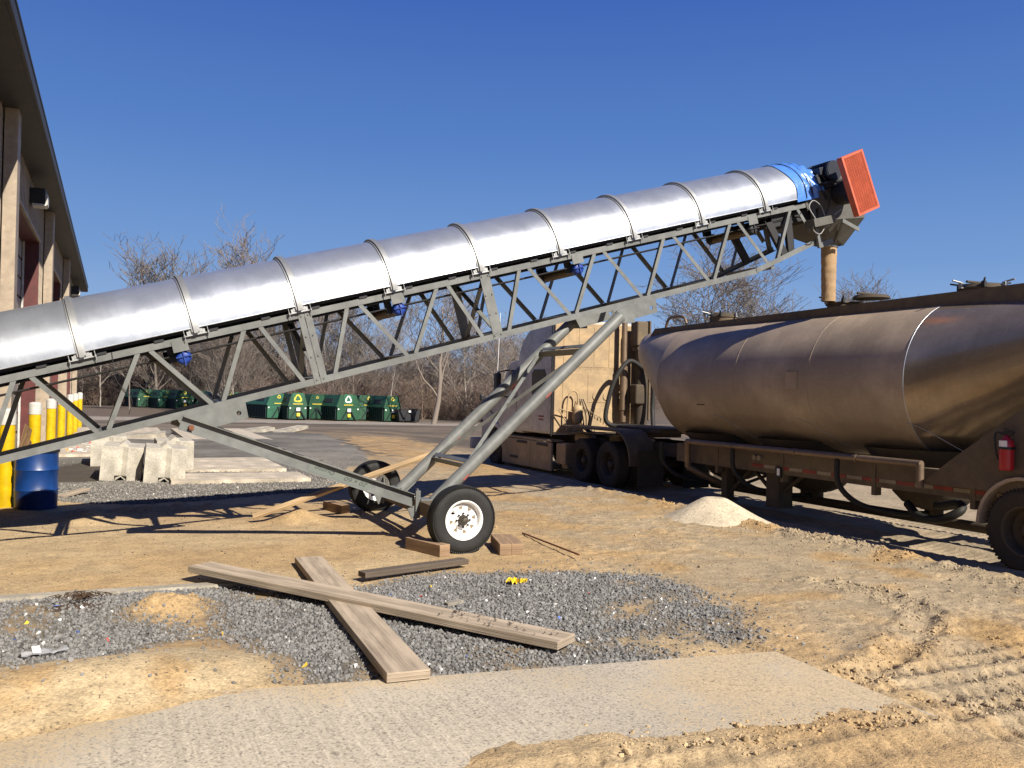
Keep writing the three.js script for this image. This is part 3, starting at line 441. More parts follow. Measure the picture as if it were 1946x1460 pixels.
    mesh('guard_border', gp([box(0.035, gh + 0.012, 0.01, -gw / 2 + 0.01, 0, 0.002), box(0.035, gh + 0.012, 0.01, gw / 2 - 0.01, 0, 0.002), box(gw, 0.035, 0.009, 0, gh / 2 - 0.01, 0.002), box(gw, 0.035, 0.009, 0, -gh / 2 + 0.01, 0.002)]), M.orange, gd_);
    const slats = []; for (let k = 0; k < 46; k++) { const y = -gh / 2 + 0.03 + k * (gh - 0.06) / 45; slats.push(box(gw - 0.04, 0.0145, 0.004, 0, y, 0, 0, 0.5)); } for (let k = 0; k < 9; k++) slats.push(box(0.007, gh - 0.04, 0.004, -gw / 2 + 0.03 + k * (gw - 0.06) / 8, 0, -0.004));
    const sm = mesh('guard_mesh', gp(slats), M.orange, gd_);
  }
  {
    // discharge hopper: upright world shape hung under the head
    const q = (x, y, z) => W(x, y, z), loft = (a, b) => { const p = [], id = []; const f = (A, Bq, Cq, D) => { p.push(...A.toArray(), ...Bq.toArray(), ...Cq.toArray(), ...A.toArray(), ...Cq.toArray(), ...D.toArray()); }; for (let k = 0; k < 4; k++) { const j = (k + 1) % 4; f(a[k], b[k], b[j], a[j]); } const g = new THREE.BufferGeometry(); g.setAttribute('position', new THREE.Float32BufferAttribute(p, 3)); g.computeVertexNormals(); return g; };
    const T = [q(9.98, 4.66, -10.63), q(10.95, 4.80, -10.63), q(10.95, 4.80, -11.69), q(9.98, 4.66, -11.69)];
    const Bm = [q(10.56, 4.40, -11.0), q(10.88, 4.40, -11.0), q(10.88, 4.40, -11.32), q(10.56, 4.40, -11.32)];
    const hp = mesh('discharge_hopper', [loft(T, Bm), loft([...T].map(v => v.clone().add(V3(0, 0.34, 0))), T)], M.boxGrey, C);
    mesh('hopper_rib', [beam(T[0].clone().add(V3(0.5, 0.03, 0.02)), Bm[0].clone().add(V3(0.1, 0, 0.02)), 0.03, 0.03), beam(T[1].clone().add(V3(-0.5, -0.1, 0.03)), T[1].clone().add(V3(-0.1, -0.2, -0.02)), 0.06, 0.02)], M.steel, hp);
    const sk = []; for (let k = 0; k <= 26; k++) { const t = k / 26; sk.push([0.128 - 0.016 * t + 0.0025 * Math.sin(k * 1.7) + (k == 0 ? 0.01 : 0), -0.95 * t]); }
    mesh('discharge_sock', (() => { const g = lathe(sk, 40), p = g.attributes.position; for (let k = 0; k < p.count; k++) { const a = Math.atan2(p.getZ(k), p.getX(k)), yy = p.getY(k), f = 1 + 0.10 * (fbm(Math.cos(a) * 2 + 5, yy * 7 + Math.sin(a) * 2, 3, 17) - 0.5); p.setX(k, p.getX(k) * f + 0.012 * yy * yy); p.setZ(k, p.getZ(k) * f); } g.computeVertexNormals(); return g; })().translate(10.72 - B.x, 4.43, -11.16 - B.z), M.sock, C, { label: 'dusty tan discharge sock hanging into the tank hatch' });
    mesh('sock_band', lathe([[0.134, -0.02], [0.142, -0.02], [0.142, 0.02], [0.134, 0.02]], 28).translate(10.72 - B.x, 4.39, -11.16 - B.z), M.zinc, C);
    const cb = mesh('control_box', local([box(0.42, 0.12, 0.2, 10.13, -0.34, 0.14, 0.008)]), M.boxGrey, C); mesh('box_lid', local([box(0.425, 0.125, 0.012, 10.13, -0.34, 0.245, 0.004)]), M.boxGrey, cb);
    mesh('control_cable', [tube([P(10.0, -0.28, 0.2), P(9.96, -0.08, 0.16), P(10.07, 0.0, 0.15), P(10.2, -0.1, 0.15), P(10.24, -0.28, 0.16)], 0.008, 24, 6), tube([P(9.95, -0.3, 0.2), P(9.92, -0.44, 0.2), P(10.05, -0.52, 0.18), P(10.2, -0.44, 0.16), P(10.3, -0.42, 0.16)], 0.008, 24, 6), cyl(P(10.32, -0.32, 0.16), P(10.62, -0.22, 0.12), 0.01, 6)], M.cable, cb);
    mesh('stub_post', local([box(0.05, 0.30, 0.05, 10.12, -0.58, 0.05), box(0.26, 0.08, 0.02, 10.3, -0.68, 0.03, 0, 0, 0, 0.1)]), M.steel, C);
  }
  // tail end inside the doorway
  mesh('tail_box', local([box(0.8, 0.9, 1.3, S0 - 0.1, -0.2, MID)]), M.steel, C);
  // hanging cord near the left
  mesh('hanging_cord', tube([P(-0.02, -0.0, 0.012), P(-0.05, -0.3, 0.02), P(0.05, -0.55, 0.02), P(-0.02, -0.7, 0.02)], 0.004, 16, 5), M.dark, C);
  // blue tarpaulin wrapped round the head of the boom
  {
    const n = 46, k = 26, p = [], id = [], r = rng(5);
    for (let j = 0; j <= k; j++) for (let i = 0; i <= n; i++) { const t = j / k, a = -0.10 + (Math.PI + 0.2) * i / n, s = 9.86 + 0.78 * t;
      const fold = 0.022 * Math.sin(s * 38 + a * 3.2 + 2 * Math.sin(a * 2)) * sstep(0.15, 0.5, t) + 0.016 * Math.sin(a * 17 + s * 9) * t + 0.012 * (fbm(a * 6, s * 20, 3, 7) - 0.5), rr = R + 0.012 - 0.16 * t * t * t + fold;
      const q = P(s + 0.03 * Math.sin(a * 5), VB + rr * Math.sin(a) * (1 - 0.06 * t), MID + rr * Math.cos(a)); p.push(q.x + B.x, q.y, q.z + B.z); }
    for (let j = 0; j < k; j++) for (let i = 0; i < n; i++) { const a = j * (n + 1) + i, b = a + n + 1; id.push(a, b, a + 1, b, b + 1, a + 1); }
    const g = new THREE.BufferGeometry(); g.setAttribute('position', new THREE.Float32BufferAttribute(p, 3)); g.setIndex(id); g.computeVertexNormals();
    const tp = thing('tarpaulin', 'crumpled blue plastic tarpaulin wrapped around the upper end of the conveyor', 'tarpaulin', [9.9, 4.9, -11.16]); const f = clean(g).translate(-9.9, -4.9, 11.16);
    mesh('sheet', f, M.tarp, tp, {});
    const cord = s => { const pts = []; for (let i = 0; i <= 24; i++) { const a = -0.05 + (Math.PI + 0.1) * i / 24, t = (s - 9.86) / 0.62; const rr = R + 0.03 - 0.13 * t * t; const q = P(s + 0.02 * Math.sin(a * 3), VB + rr * Math.sin(a) * (1 - 0.06 * t), MID + rr * Math.cos(a)); pts.push(V3(q.x + B.x - 9.9, q.y - 4.9, q.z + B.z + 11.16)); } return tube(pts, 0.007, 60, 5); };
    for (const s of [10.04, 10.16, 10.19]) mesh('cord', cord(s), M.dark, tp);
  }
}

// ---------- road tractor ----------
const TX = 11.07, TY = -0.15;
function truckWheel(parent, x, z, side, dual, name = 'wheel') {
  const w = new THREE.Group(); w.name = name; w.position.set(x, 0.5, z); w.rotation.y = side < 0 ? -Math.PI / 2 : Math.PI / 2; parent.add(w);   // local +z points outwards
  const prof = [[0.29, -0.12], [0.40, -0.145], [0.455, -0.14], [0.492, -0.115], [0.505, -0.07], [0.505, 0.07], [0.492, 0.115], [0.455, 0.14], [0.40, 0.145], [0.29, 0.12]];
  const one = dz => { const l = [lathe(prof, 48).rotateX(Math.PI / 2).translate(0, 0, dz)]; for (let k = 0; k < 60; k++) { const a = k / 60 * Math.PI * 2; for (const q of [-1, 1]) l.push(box(0.026, 0.02, 0.06, 0, 0.497, dz + q * 0.095).rotateZ(a)); } return l; };
  mesh('tyre', dual ? [...one(0), ...one(-0.33)] : one(0), M.truckTyre, w);
  mesh('rim', [lathe([[0.29, -0.1], [0.275, 0.0], [0.25, dual ? -0.03 : 0.06], [0.20, dual ? -0.05 : 0.09], [0.12, dual ? -0.05 : 0.10], [0.09, dual ? -0.04 : 0.11]], 40).rotateX(Math.PI / 2), lathe([[0.275, 0.0], [0.285, 0.11], [0.305, 0.125], [0.30, 0.135], [0.27, 0.12], [0.255, 0.0]], 40).rotateX(Math.PI / 2)], M.truckRim, w);
  mesh('hub', lathe([[0, dual ? 0.09 : 0.18], [0.07, dual ? 0.085 : 0.17], [0.085, dual ? 0.02 : 0.12], [0.11, -0.06]].reverse(), 24).rotateX(Math.PI / 2), M.truckRim, w);
  for (let k = 0; k < 10; k++) { const a = k / 10 * Math.PI * 2, r = 0.155; mesh('lug_nut', cyl(V3(r * Math.cos(a), r * Math.sin(a), dual ? -0.05 : 0.08), V3(r * Math.cos(a), r * Math.sin(a), dual ? -0.015 : 0.12), 0.017, 6), M.chassis, w); }
  return w;
}
{
  const Z0 = -19, T = thing('road_tractor', 'dusty pale semi tractor with sleeper cab, parked beyond the conveyor legs', 'truck', [TX, TY, Z0]);
  const z = q => q - Z0, x = q => q - TX, y = q => q - TY, p3 = (a, b, c) => V3(x(a), y(b), z(c));
  for (const s of [-1, 1]) { truckWheel(T, s * 1.07, z(-16.74), s, true); truckWheel(T, s * 1.07, z(-17.93), s, true); truckWheel(T, s * 1.03, z(-23.1), s, false); }
  // cab shell: sleeper, day cab and hood
  const sl = mesh('sleeper', toCreasedNormals(prismX([[-19.52, 0.95], [-19.52, 3.62], [-19.9, 3.62], [-20.45, 3.55], [-20.9, 3.42], [-21.22, 3.2], [-21.42, 2.92], [-21.5, 2.55], [-21.5, 0.95]].map(([a, b]) => [z(a), y(b)]), -1.2, 1.2, 0.09), 0.6), M.cabPaint, T);
  mesh('day_cab', prismX([[-21.3, 0.86], [-21.3, 2.72], [-22.1, 2.68], [-22.75, 1.98], [-22.85, 0.86]].map(([a, b]) => [z(a), y(b)]), -1.16, 1.16, 0.04), M.cabPaint, T);
  mesh('windshield', prismX([[-22.2, 2.60], [-22.23, 2.6], [-22.83, 2.0], [-22.80, 1.97]].map(([a, b]) => [z(a), y(b)]), -1.02, 1.02), M.glassDark, T);
  const hood = mesh('hood', prismX([[-22.8, 0.75], [-22.8, 1.96], [-23.6, 1.80], [-24.5, 1.52], [-24.85, 1.15], [-24.9, 0.55], [-23.9, 0.5]].map(([a, b]) => [z(a), y(b)]), -0.82, 0.82, 0.07), M.cabPaint, T);
  for (const s of [-1, 1]) {
    const f = []; for (let k = 0; k <= 12; k++) { const a = Math.PI * k / 12; f.push([z(-23.1) + 0.66 * Math.cos(a), 0.52 + 0.64 * Math.sin(a)]); }
    for (let k = 12; k >= 0; k--) { const a = Math.PI * k / 12; f.push([z(-23.1) + 0.57 * Math.cos(a), 0.52 + 0.56 * Math.sin(a)]); }
    mesh('front_fender', prismX(f, s > 0 ? 0.8 : -1.18, s > 0 ? 1.18 : -0.8, 0.02), M.cabPaint, T);
    mesh('headlight', box(0.3, 0.22, 0.1, s * 0.72, y(0.95), z(-24.86), 0.04), M.glassDark, T);
  }
  mesh('bumper', box(2.35, 0.34, 0.2, 0, 0.5, z(-24.9), 0.05), M.cabPaint, T);
  // side of the cab that faces the yard
  for (const s of [-1, 1]) {
    const X = s * 1.2, o = s * 0.004;
    const win = new THREE.Shape(); const q = [[-20.62, 2.40], [-20.50, 2.48], [-19.92, 2.48], [-19.82, 2.38], [-19.82, 2.02], [-20.28, 1.74], [-20.52, 1.76], [-20.62, 1.88]].map(([a, b]) => [z(a), y(b)]);
    mesh('sleeper_window', prismX(q, X - (s > 0 ? 0.01 : 0.012), X + (s > 0 ? 0.012 : 0.01)), M.glassDark, T);
    const door = mesh('door', prismX([[-21.66, 0.98], [-21.66, 2.58], [-22.05, 2.56], [-22.62, 1.95], [-22.7, 0.98]].map(([a, b]) => [z(a), y(b)]), s > 0 ? 1.155 : -1.185, s > 0 ? 1.185 : -1.155, 0.006), M.cabPaint, T);
    mesh('door_window', prismX([[-21.72, 1.95], [-21.72, 2.5], [-22.0, 2.48], [-22.42, 2.0]].map(([a, b]) => [z(a), y(b)]), s > 0 ? 1.18 : -1.2, s > 0 ? 1.2 : -1.18), M.glassDark, door);
    mesh('door_handle', box(0.03, 0.04, 0.2, s * 1.2, y(1.75), z(-21.6), 0.01), M.black, door);
    // luggage hatch outline on the sleeper side
    const hx = s * 1.203; mesh('luggage_hatch', [box(0.02, 0.62, 0.82, s * 1.195, y(1.24), z(-20.1), 0.008)], M.cabPaint, T);
    mesh('rear_trim', box(0.03, 2.85, 0.05, s * 1.215, y(2.25), z(-19.46), 0.01), M.black, T);
    // chassis fairing with fuel tank covers and steps
    const fa = mesh('chassis_fairing', [box(0.06, 0.70, 3.0, s * 1.2, y(0.32), z(-20.9), 0.02), box(0.34, 0.05, 3.0, s * 1.06, y(0.71), z(-20.9), 0.02), box(0.03, 0.64, 0.02, s * 1.225, y(0.32), z(-20.6))], M.fairing, T);
    each('step_slot', [box(0.03, 0.07, 0.62, s * 1.232, y(0.60), z(-19.9), 0.02), box(0.03, 0.07, 0.62, s * 1.232, y(0.60), z(-21.1), 0.02), box(0.03, 0.07, 0.5, s * 1.232, y(0.18), z(-21.6), 0.02)], M.dark, fa);
    const mir = mesh('mirror', [box(0.14, 0.62, 0.24, s * 1.52, y(2.1), z(-22.15), 0.04)], M.black, T);
    mesh('mirror_arm', [tube([p3(TX + s * 1.15, 2.5, -22.1), p3(TX + s * 1.35, 2.47, -22.12), p3(TX + s * 1.5, 2.42, -22.15)], 0.02, 8, 6), tube([p3(TX + s * 1.15, 1.75, -22.2), p3(TX + s * 1.35, 1.78, -22.15), p3(TX + s * 1.5, 1.82, -22.15)], 0.02, 8, 6)], M.black, mir);
    mesh('hood_mirror', [box(0.12, 0.16, 0.14, s * 1.16, y(1.72), z(-24.1), 0.03), cyl(V3(s * 1.1, y(1.62), z(-24.1)), V3(s * 0.85, y(1.25), z(-24.0)), 0.014, 6)], M.black, T);
  }
  mesh('antenna', cyl(V3(-1.5, y(2.4), z(-22.2)), V3(-1.47, y(4.05), z(-22.15)), 0.008, 5), M.sticker, T);
  mesh('sun_visor', box(2.1, 0.03, 0.32, 0, y(2.66), z(-22.35), 0.01, -0.35), M.glassDark, T);
  each('roof_marker_light', [-0.5, 0, 0.5].map(q => box(0.1, 0.05, 0.08, q, y(2.72), z(-21.9), 0.015)), M.extRed, T);
  // door lettering: two short dark red lines, not legible in the photograph
  each('door_lettering', [box(0.004, 0.045, 0.30, -1.208, y(1.30), z(-20.05)), box(0.004, 0.04, 0.26, -1.208, y(1.22), z(-20.05))], M.tapeRed, T);
  // back wall of the sleeper
  const bz = z(-19.43), back = mesh('back_panel', [box(2.36, 2.72, 0.03, 0, y(2.28), bz + 0.028, 0.02)], M.cabDust, T, { label: 'back wall of the cab, caked in tan dust' });
  for (const [cx, cy, w, h] of [[-0.75, 3.05, 0.40, 1.0], [-0.32, 3.05, 0.40, 1.0], [0.11, 3.05, 0.40, 1.0], [0.54, 3.05, 0.40, 1.0], [-0.66, 1.92, 0.6, 0.98], [0.06, 2.02, 0.62, 0.7], [0.72, 1.85, 0.5, 0.9], [0.0, 1.28, 0.95, 0.55]]) mesh('pressed_panel', box(w, h, 0.016, cx, y(cy), bz + 0.046, 0.008), M.cabDust, back);
  for (const cx of [-0.02, 0.28]) mesh('round_vent', new THREE.CylinderGeometry(0.095, 0.10, 0.03, 24).rotateX(Math.PI / 2).translate(cx, y(1.83), bz + 0.062), M.cabDust, back);
  mesh('embossed_lettering', new TextGeometry('INTERNATIONAL', { font, size: 0.115, depth: 0.006, curveSegments: 3 }).translate(-0.62, y(2.50), bz + 0.043), M.cabDust, back);
  mesh('identification_plate', box(0.09, 0.30, 0.006, 0.66, y(1.78), bz + 0.058), M.tapeWhite, back);
  // grab frame, air lines and hoses behind the cab
  mesh('grab_frame', [tube([p3(10.15, 0.95, -19.2), p3(10.2, 1.85, -19.2), p3(10.3, 1.95, -19.2), p3(10.42, 1.9, -19.2), p3(10.4, 1.3, -19.15), p3(10.3, 0.95, -19.1)], 0.022, 30, 8), tube([p3(9.95, 1.5, -19.2), p3(10.4, 1.42, -19.18)], 0.016, 4, 6), tube([p3(9.92, 1.48, -19.2), p3(10.25, 1.05, -19.2)], 0.016, 4, 6)], M.cabDust, T);
  mesh('air_bottle', new THREE.CapsuleGeometry(0.13, 0.22, 6, 16).translate(x(10.42), y(1.38), z(-19.15)), M.cabDust, T);
  { const c = []; for (let k = 0; k <= 90; k++) { const t = k / 90, a = t * Math.PI * 2 * 9; c.push(p3(10.55 + 0.75 * t, 1.5 - 0.42 * t + 0.055 * Math.cos(a) * Math.min(1, 8 * (1 - t)), -19.05 + 0.055 * Math.sin(a))); } mesh('coiled_air_line', tube(c, 0.009, 220, 5), M.cabDust, T); }
  each('air_line', [0, 1, 2, 3].map(k => tube([p3(10.5 + 0.05 * k, 1.75, -19.3), p3(10.42 + 0.06 * k, 1.35, -19.05 + 0.05 * k), p3(10.55 + 0.04 * k, 1.0, -19.0), p3(10.9, 0.95, -18.6)], 0.014, 24, 6)), M.hose, T);
  mesh('blower_hose', tube([p3(12.0, 2.55, -18.7), p3(11.62, 2.72, -18.72), p3(11.28, 2.35, -18.75), p3(11.08, 1.75, -18.8), p3(11.02, 1.25, -18.8), p3(11.12, 1.14, -18.75), p3(11.5, 1.12, -18.5), p3(11.9, 1.1, -18.0)], 0.058, 60, 12), M.hose, T);
  mesh('blower_hose', tube([p3(12.0, 2.6, -18.55), p3(12.12, 2.2, -18.45), p3(12.1, 1.5, -18.4), p3(12.0, 1.1, -18.2)], 0.055, 40, 12), M.hose, T);
  mesh('exhaust_stack', [cyl(p3(11.7, 1.2, -19.12), p3(11.7, 3.95, -19.12), 0.07, 18), cyl(p3(11.7, 1.5, -19.12), p3(11.7, 2.6, -19.12), 0.095, 18)], M.stack, T);
  mesh('cab_extender', [box(0.05, 2.5, 0.62, 1.19, y(2.5), z(-19.1), 0.02), box(0.32, 0.62, 0.34, 0.98, y(3.42), z(-18.98), 0.04), box(0.26, 0.1, 0.3, 0.98, y(3.04), z(-18.98), 0.02)], M.chassisDust, T);
  mesh('muffler', [cyl(p3(12.05, 1.0, -18.85), p3(12.05, 3.0, -18.85), 0.16, 20), box(0.3, 0.5, 0.3, 0.85, y(1.9), z(-18.8), 0.05)], M.chassis, T);
  // chassis
  each('frame_rail', [box(0.09, 0.28, 9.4, -0.43, y(0.75), z(-19.9)), box(0.09, 0.28, 9.4, 0.43, y(0.75), z(-19.9))], M.chassis, T);
  mesh('deck_plate', [box(1.9, 0.03, 1.1, 0, y(0.93), z(-18.75)), box(1.0, 0.10, 1.2, 0, y(1.0), z(-17.0), 0.03)], M.chassisDust, T);
  each('drive_axle', [-16.74, -17.93].map(q => cyl(V3(-0.9, 0.5, z(q)), V3(0.9, 0.5, z(q)), 0.11, 14)), M.chassis, T);
  each('air_tank', [new THREE.CapsuleGeometry(0.14, 0.5, 6, 16).rotateX(Math.PI / 2).translate(-0.75, y(0.82), z(-18.55)), new THREE.CapsuleGeometry(0.1, 0.3, 6, 16).rotateX(Math.PI / 2).translate(-0.6, y(0.86), z(-17.35)), box(0.3, 0.22, 0.3, -0.55, y(0.84), z(-16.2), 0.06)], M.cabDust, T);
  mesh('battery_box', [box(0.7, 0.5, 0.5, -0.8, y(0.42), z(-19.05), 0.03), box(0.06, 0.62, 0.28, -1.05, y(0.38), z(-18.98), 0.02)], M.cabDust, T);
  for (const s of [-1, 1]) {
    const f = []; for (let k = 0; k <= 10; k++) { const a = Math.PI / 2 * k / 10; f.push([z(-16.74) + 0.66 * Math.cos(a) + 0.35, 0.55 + 0.72 * Math.sin(a)]); } f.push([z(-18.8), 1.27], [z(-18.8), 1.24]); for (let k = 10; k >= 0; k--) { const a = Math.PI / 2 * k / 10; f.push([z(-16.74) + 0.63 * Math.cos(a) + 0.35, 0.55 + 0.69 * Math.sin(a)]); }
    mesh('rear_fender', prismX(f, s > 0 ? 0.62 : -1.26, s > 0 ? 1.26 : -0.62, 0.008), M.chassisDust, T);
    mesh('mud_flap', box(0.62, 0.74, 0.014, s * 0.95, 0.52, z(-15.42), 0.004), M.truckTyre, T);
  }
}
// ---------- dry bulk tank trailer ----------
{
  const Z0 = -11, T = thing('tank_trailer', 'dusty aluminium dry bulk tank trailer under the conveyor spout', 'trailer', [TX, TY, Z0]);
  const z = q => q - Z0, y = q => q - TY, p3 = (a, b, c) => V3(a - TX, y(b), z(c));
  // body of circles along the length: [z, centre height, radius]
  function loftZ(secs, n = 72) { const p = [], id = [], uv = []; secs.forEach(([q, cy, r], j) => { for (let i = 0; i <= n; i++) { const a = i / n * Math.PI * 2; p.push(r * Math.sin(a), y(cy) + r * Math.cos(a), z(q)); uv.push(q, a * 1.15); } });
    for (let j = 0; j < secs.length - 1; j++) for (let i = 0; i < n; i++) { const a = j * (n + 1) + i, b = a + n + 1; id.push(a, a + 1, b, b, a + 1, b + 1); }
    const g = new THREE.BufferGeometry(); g.setAttribute('position', new THREE.Float32BufferAttribute(p, 3)); g.setAttribute('uv', new THREE.Float32BufferAttribute(uv, 2)); g.setIndex(id); g.computeVertexNormals(); return g; }
  const RC = 1.15, CY = 2.15;
  mesh('tank_shell', loftZ([[-14.95, CY, RC], [-12.6, CY, RC], [-10.8, CY, RC], [-8.9, CY, RC]]), M.tankAlu, T, { keepUV: true });
  mesh('front_cone', loftZ([[-17.0, 2.84, 0.02], [-16.98, 2.84, 0.22], [-16.9, 2.84, 0.36], [-16.75, 2.83, 0.46], [-16.6, 2.785, 0.52], [-14.95, CY, RC]]), M.tankAlu, T, { keepUV: true });
  mesh('rear_cone', loftZ([[-8.9, CY, RC + 0.001], [-6.7, 2.785, 0.52], [-6.45, 2.83, 0.46], [-6.3, 2.84, 0.36], [-6.2, 2.84, 0.02]]), M.tankShine, T, { keepUV: true });
  for (const q of [-8.9]) mesh('weld_seam', new THREE.TorusGeometry(RC, 0.006, 6, 96).translate(0, y(CY), z(q)), M.galv, T);
  for (const q of [-12.55, -10.75]) mesh('weld_seam', new THREE.TorusGeometry(RC, 0.0035, 5, 96).translate(0, y(CY), z(q)), M.tankAlu, T);
  for (const q of [-13.35, -11.2, -9.0]) { const pts = []; for (let k = 0; k <= 16; k++) { const t = k / 16, a = 2.12 + 0.55 * t * t; pts.push(V3(-(RC + 0.002) * Math.sin(a), y(CY) + (RC + 0.002) * Math.cos(a), z(q + 0.78 * t))); } mesh('hopper_weld', tube(pts, 0.005, 32, 5), M.zinc, T); }
  mesh('placard', box(0.004, 0.28, 0.26, -1.152, y(2.16), z(-11.1)), M.tankAlu, T);
  // dome rails, hatches and fittings along the top
  for (const s of [-1, 1]) mesh('top_rail', prismX([[-16.5, 3.06], [-16.2, 3.32], [-5.5, 3.44], [-5.5, 3.2], [-16.3, 3.06]].map(([a, b]) => [z(a), y(b)]), s > 0 ? 0.37 : -0.40, s > 0 ? 0.40 : -0.37), M.chassisDust, T);
  mesh('walkway', box(0.72, 0.02, 10, 0, y(3.31), z(-11), 0, -0.0), M.chassisDust, T);
  for (const q of [-14.35, -11.16, -8.6]) {
    const h = mesh('hatch', [new THREE.CylinderGeometry(0.27, 0.27, 0.16, 28, 1, q == -11.16).translate(0, y(3.38), z(q)), new THREE.TorusGeometry(0.27, 0.02, 6, 28).rotateX(Math.PI / 2).translate(0, y(3.46), z(q))], M.chassisDust, T);
    const open = q == -11.16, lid = open ? V3(0, y(3.52), z(q) + 0.58) : V3(0, y(3.49), z(q));
    mesh('hatch_lid', [new THREE.CylinderGeometry(0.26, 0.29, 0.05, 28).translate(lid.x, lid.y, lid.z), cyl(V3(-0.3, lid.y + 0.05, lid.z), V3(0.3, lid.y + 0.05, lid.z), 0.018, 8)], M.chassis, h);
    for (let k = 0; k < 6; k++) { const a = k / 6 * Math.PI * 2 + 0.3; mesh('clamp', [box(0.05, 0.09, 0.06, 0.31 * Math.cos(a), y(3.49), z(q) + 0.31 * Math.sin(a), 0.01), cyl(V3(0.3 * Math.cos(a), y(3.53), z(q) + 0.3 * Math.sin(a)), V3(0.44 * Math.cos(a), y(3.56), z(q) + 0.44 * Math.sin(a)), 0.014, 6)], k % 2 ? M.zinc : M.dark, h); }
  }
  mesh('top_handle', tube([p3(10.72, 3.33, -15.85), p3(10.72, 3.5, -15.75), p3(10.72, 3.54, -15.5), p3(10.72, 3.5, -15.2), p3(10.72, 3.36, -15.1)], 0.03, 24, 8), M.stack, T);
  // hopper cones, outlets and product line
  for (const q of [-13.9, -11.74, -9.33]) {
    const h = mesh('hopper_cone', [lathe([[0.10, 0.28 - TY], [0.26, 0.30 - TY], [0.44, 0.38 - TY], [0.57, 0.52 - TY], [0.64, 0.70 - TY], [0.98, 1.18 - TY]], 36).translate(0, 0, z(q))], M.chassis, T);
    mesh('outlet_valve', [cyl(V3(0, y(0.10), z(q)), V3(0, y(0.40), z(q)), 0.13, 16), cyl(V3(0, y(0.28), z(q)), V3(0, y(0.33), z(q)), 0.19, 16), cyl(V3(0, y(0.15), z(q)), V3(-0.3, y(0.24), z(q)), 0.03, 8)], M.chassis, h);
    const arc = []; for (let k = 0; k <= 12; k++) { const a = Math.PI * (0.5 + 0.5 * k / 12); arc.push(V3(-1.2 + 0.5 + 0.55 * Math.cos(a) - 0.0, y(0.75) - 0.55 * Math.sin(a) * 0.9, z(q) - 0.45 + 0.45 * k / 12)); }
    mesh('aeration_hose', [tube([p3(9.76, 0.98, q - 0.6), p3(9.78, 0.62, q - 0.58), p3(10.0, 0.36, q - 0.45), p3(10.5, 0.22, q - 0.2), p3(10.95, 0.22, q)], 0.042, 30, 9)], M.hose, h);
  }
  mesh('product_line', [cyl(p3(TX, 0.12, -14.6), p3(TX, 0.12, -5), 0.075, 14)], M.chassis, T);
  mesh('spare_hose', tube([p3(10.5, 0.38, -9.3), p3(10.3, 0.25, -8.9), p3(10.25, 0.28, -8.5), p3(10.35, 0.42, -8.3), p3(10.55, 0.48, -8.5), p3(10.6, 0.4, -8.9)], 0.06, 40, 9), M.hose, T);
  const pipe = mesh('air_manifold', [cyl(p3(9.78, 1.03, -13.7), p3(9.78, 1.03, -8.45), 0.05, 14), ...[-12.4, -10.85, -9.6].map(q => cyl(p3(9.78, 1.03, q), p3(9.78, 1.03, q + 0.05), 0.06, 14)), cyl(p3(9.78, 1.03, -8.47), p3(9.78, 0.72, -8.47), 0.05, 14), cyl(p3(9.78, 1.03, -13.68), p3(9.85, 0.55, -13.75), 0.06, 14), cyl(p3(9.85, 0.55, -13.75), p3(10.6, 0.15, -13.4), 0.06, 12)], M.stack, T);
  // frame rail with reflective tape
  for (const s of [-1, 1]) mesh('side_rail', [box(0.05, 0.32, 9.3, s * 1.1, y(0.80), z(-9.6)), box(0.16, 0.03, 9.3, s * 1.05, y(0.955), z(-9.6)), box(0.16, 0.03, 9.3, s * 1.05, y(0.645), z(-9.6)), ...[-13, -11.3, -9.4, -7.8].map(q => box(0.12, 0.46, 0.07, s * 1.08, y(0.74), z(q)))], M.chassisDust, T);
  for (let k = 0; k < 16; k++) mesh('reflective_tape', box(0.006, 0.05, 0.295, -1.13, y(0.73), z(-11.9 + k * 0.305)), k % 2 ? M.tapeWhite : M.tapeRed, T);
  each('cross_tube', [-13.2, -11.6, -9.9, -8.1].map(q => box(2.1, 0.12, 0.1, 0, y(0.72), z(q))), M.chassis, T);
  each('pressure_gauge', [-11.95, -11.83].map(q => new THREE.CylinderGeometry(0.045, 0.045, 0.05, 18).rotateZ(Math.PI / 2).translate(-1.15, y(0.86), z(q))), M.tapeWhite, T);
  const sb = mesh('toggle_box', box(0.06, 0.17, 0.14, -1.15, y(0.66), z(-11.35), 0.01), M.black, T); mesh('box_label', box(0.006, 0.11, 0.06, -1.183, y(0.67), z(-11.33)), M.sticker, sb);
  // landing gear
  for (const s of [-1, 1]) mesh('landing_leg', [box(0.16, 0.75, 0.16, s * 0.92, y(0.42), z(-12.95)), box(0.26, 0.04, 0.26, s * 0.92, y(0.03), z(-12.95)), cyl(V3(s * 0.92, y(0.15), z(-12.9)), V3(s * 0.92, y(0.7), z(-12.2)), 0.035, 8)], M.chassis, T);
  mesh('landing_brace', [cyl(p3(10.15, 0.2, -12.95), p3(12.0, 0.7, -12.95), 0.03, 8), cyl(p3(10.15, 0.7, -12.95), p3(12.0, 0.2, -12.95), 0.03, 8), box(0.3, 0.6, 0.3, -0.9, y(0.35), z(-11.62)), cyl(p3(10.15, 0.25, -11.7), p3(10.2, 0.62, -12.3), 0.035, 8), cyl(p3(10.15, 0.25, -11.6), p3(10.2, 0.62, -11.1), 0.035, 8)], M.chassis, T);
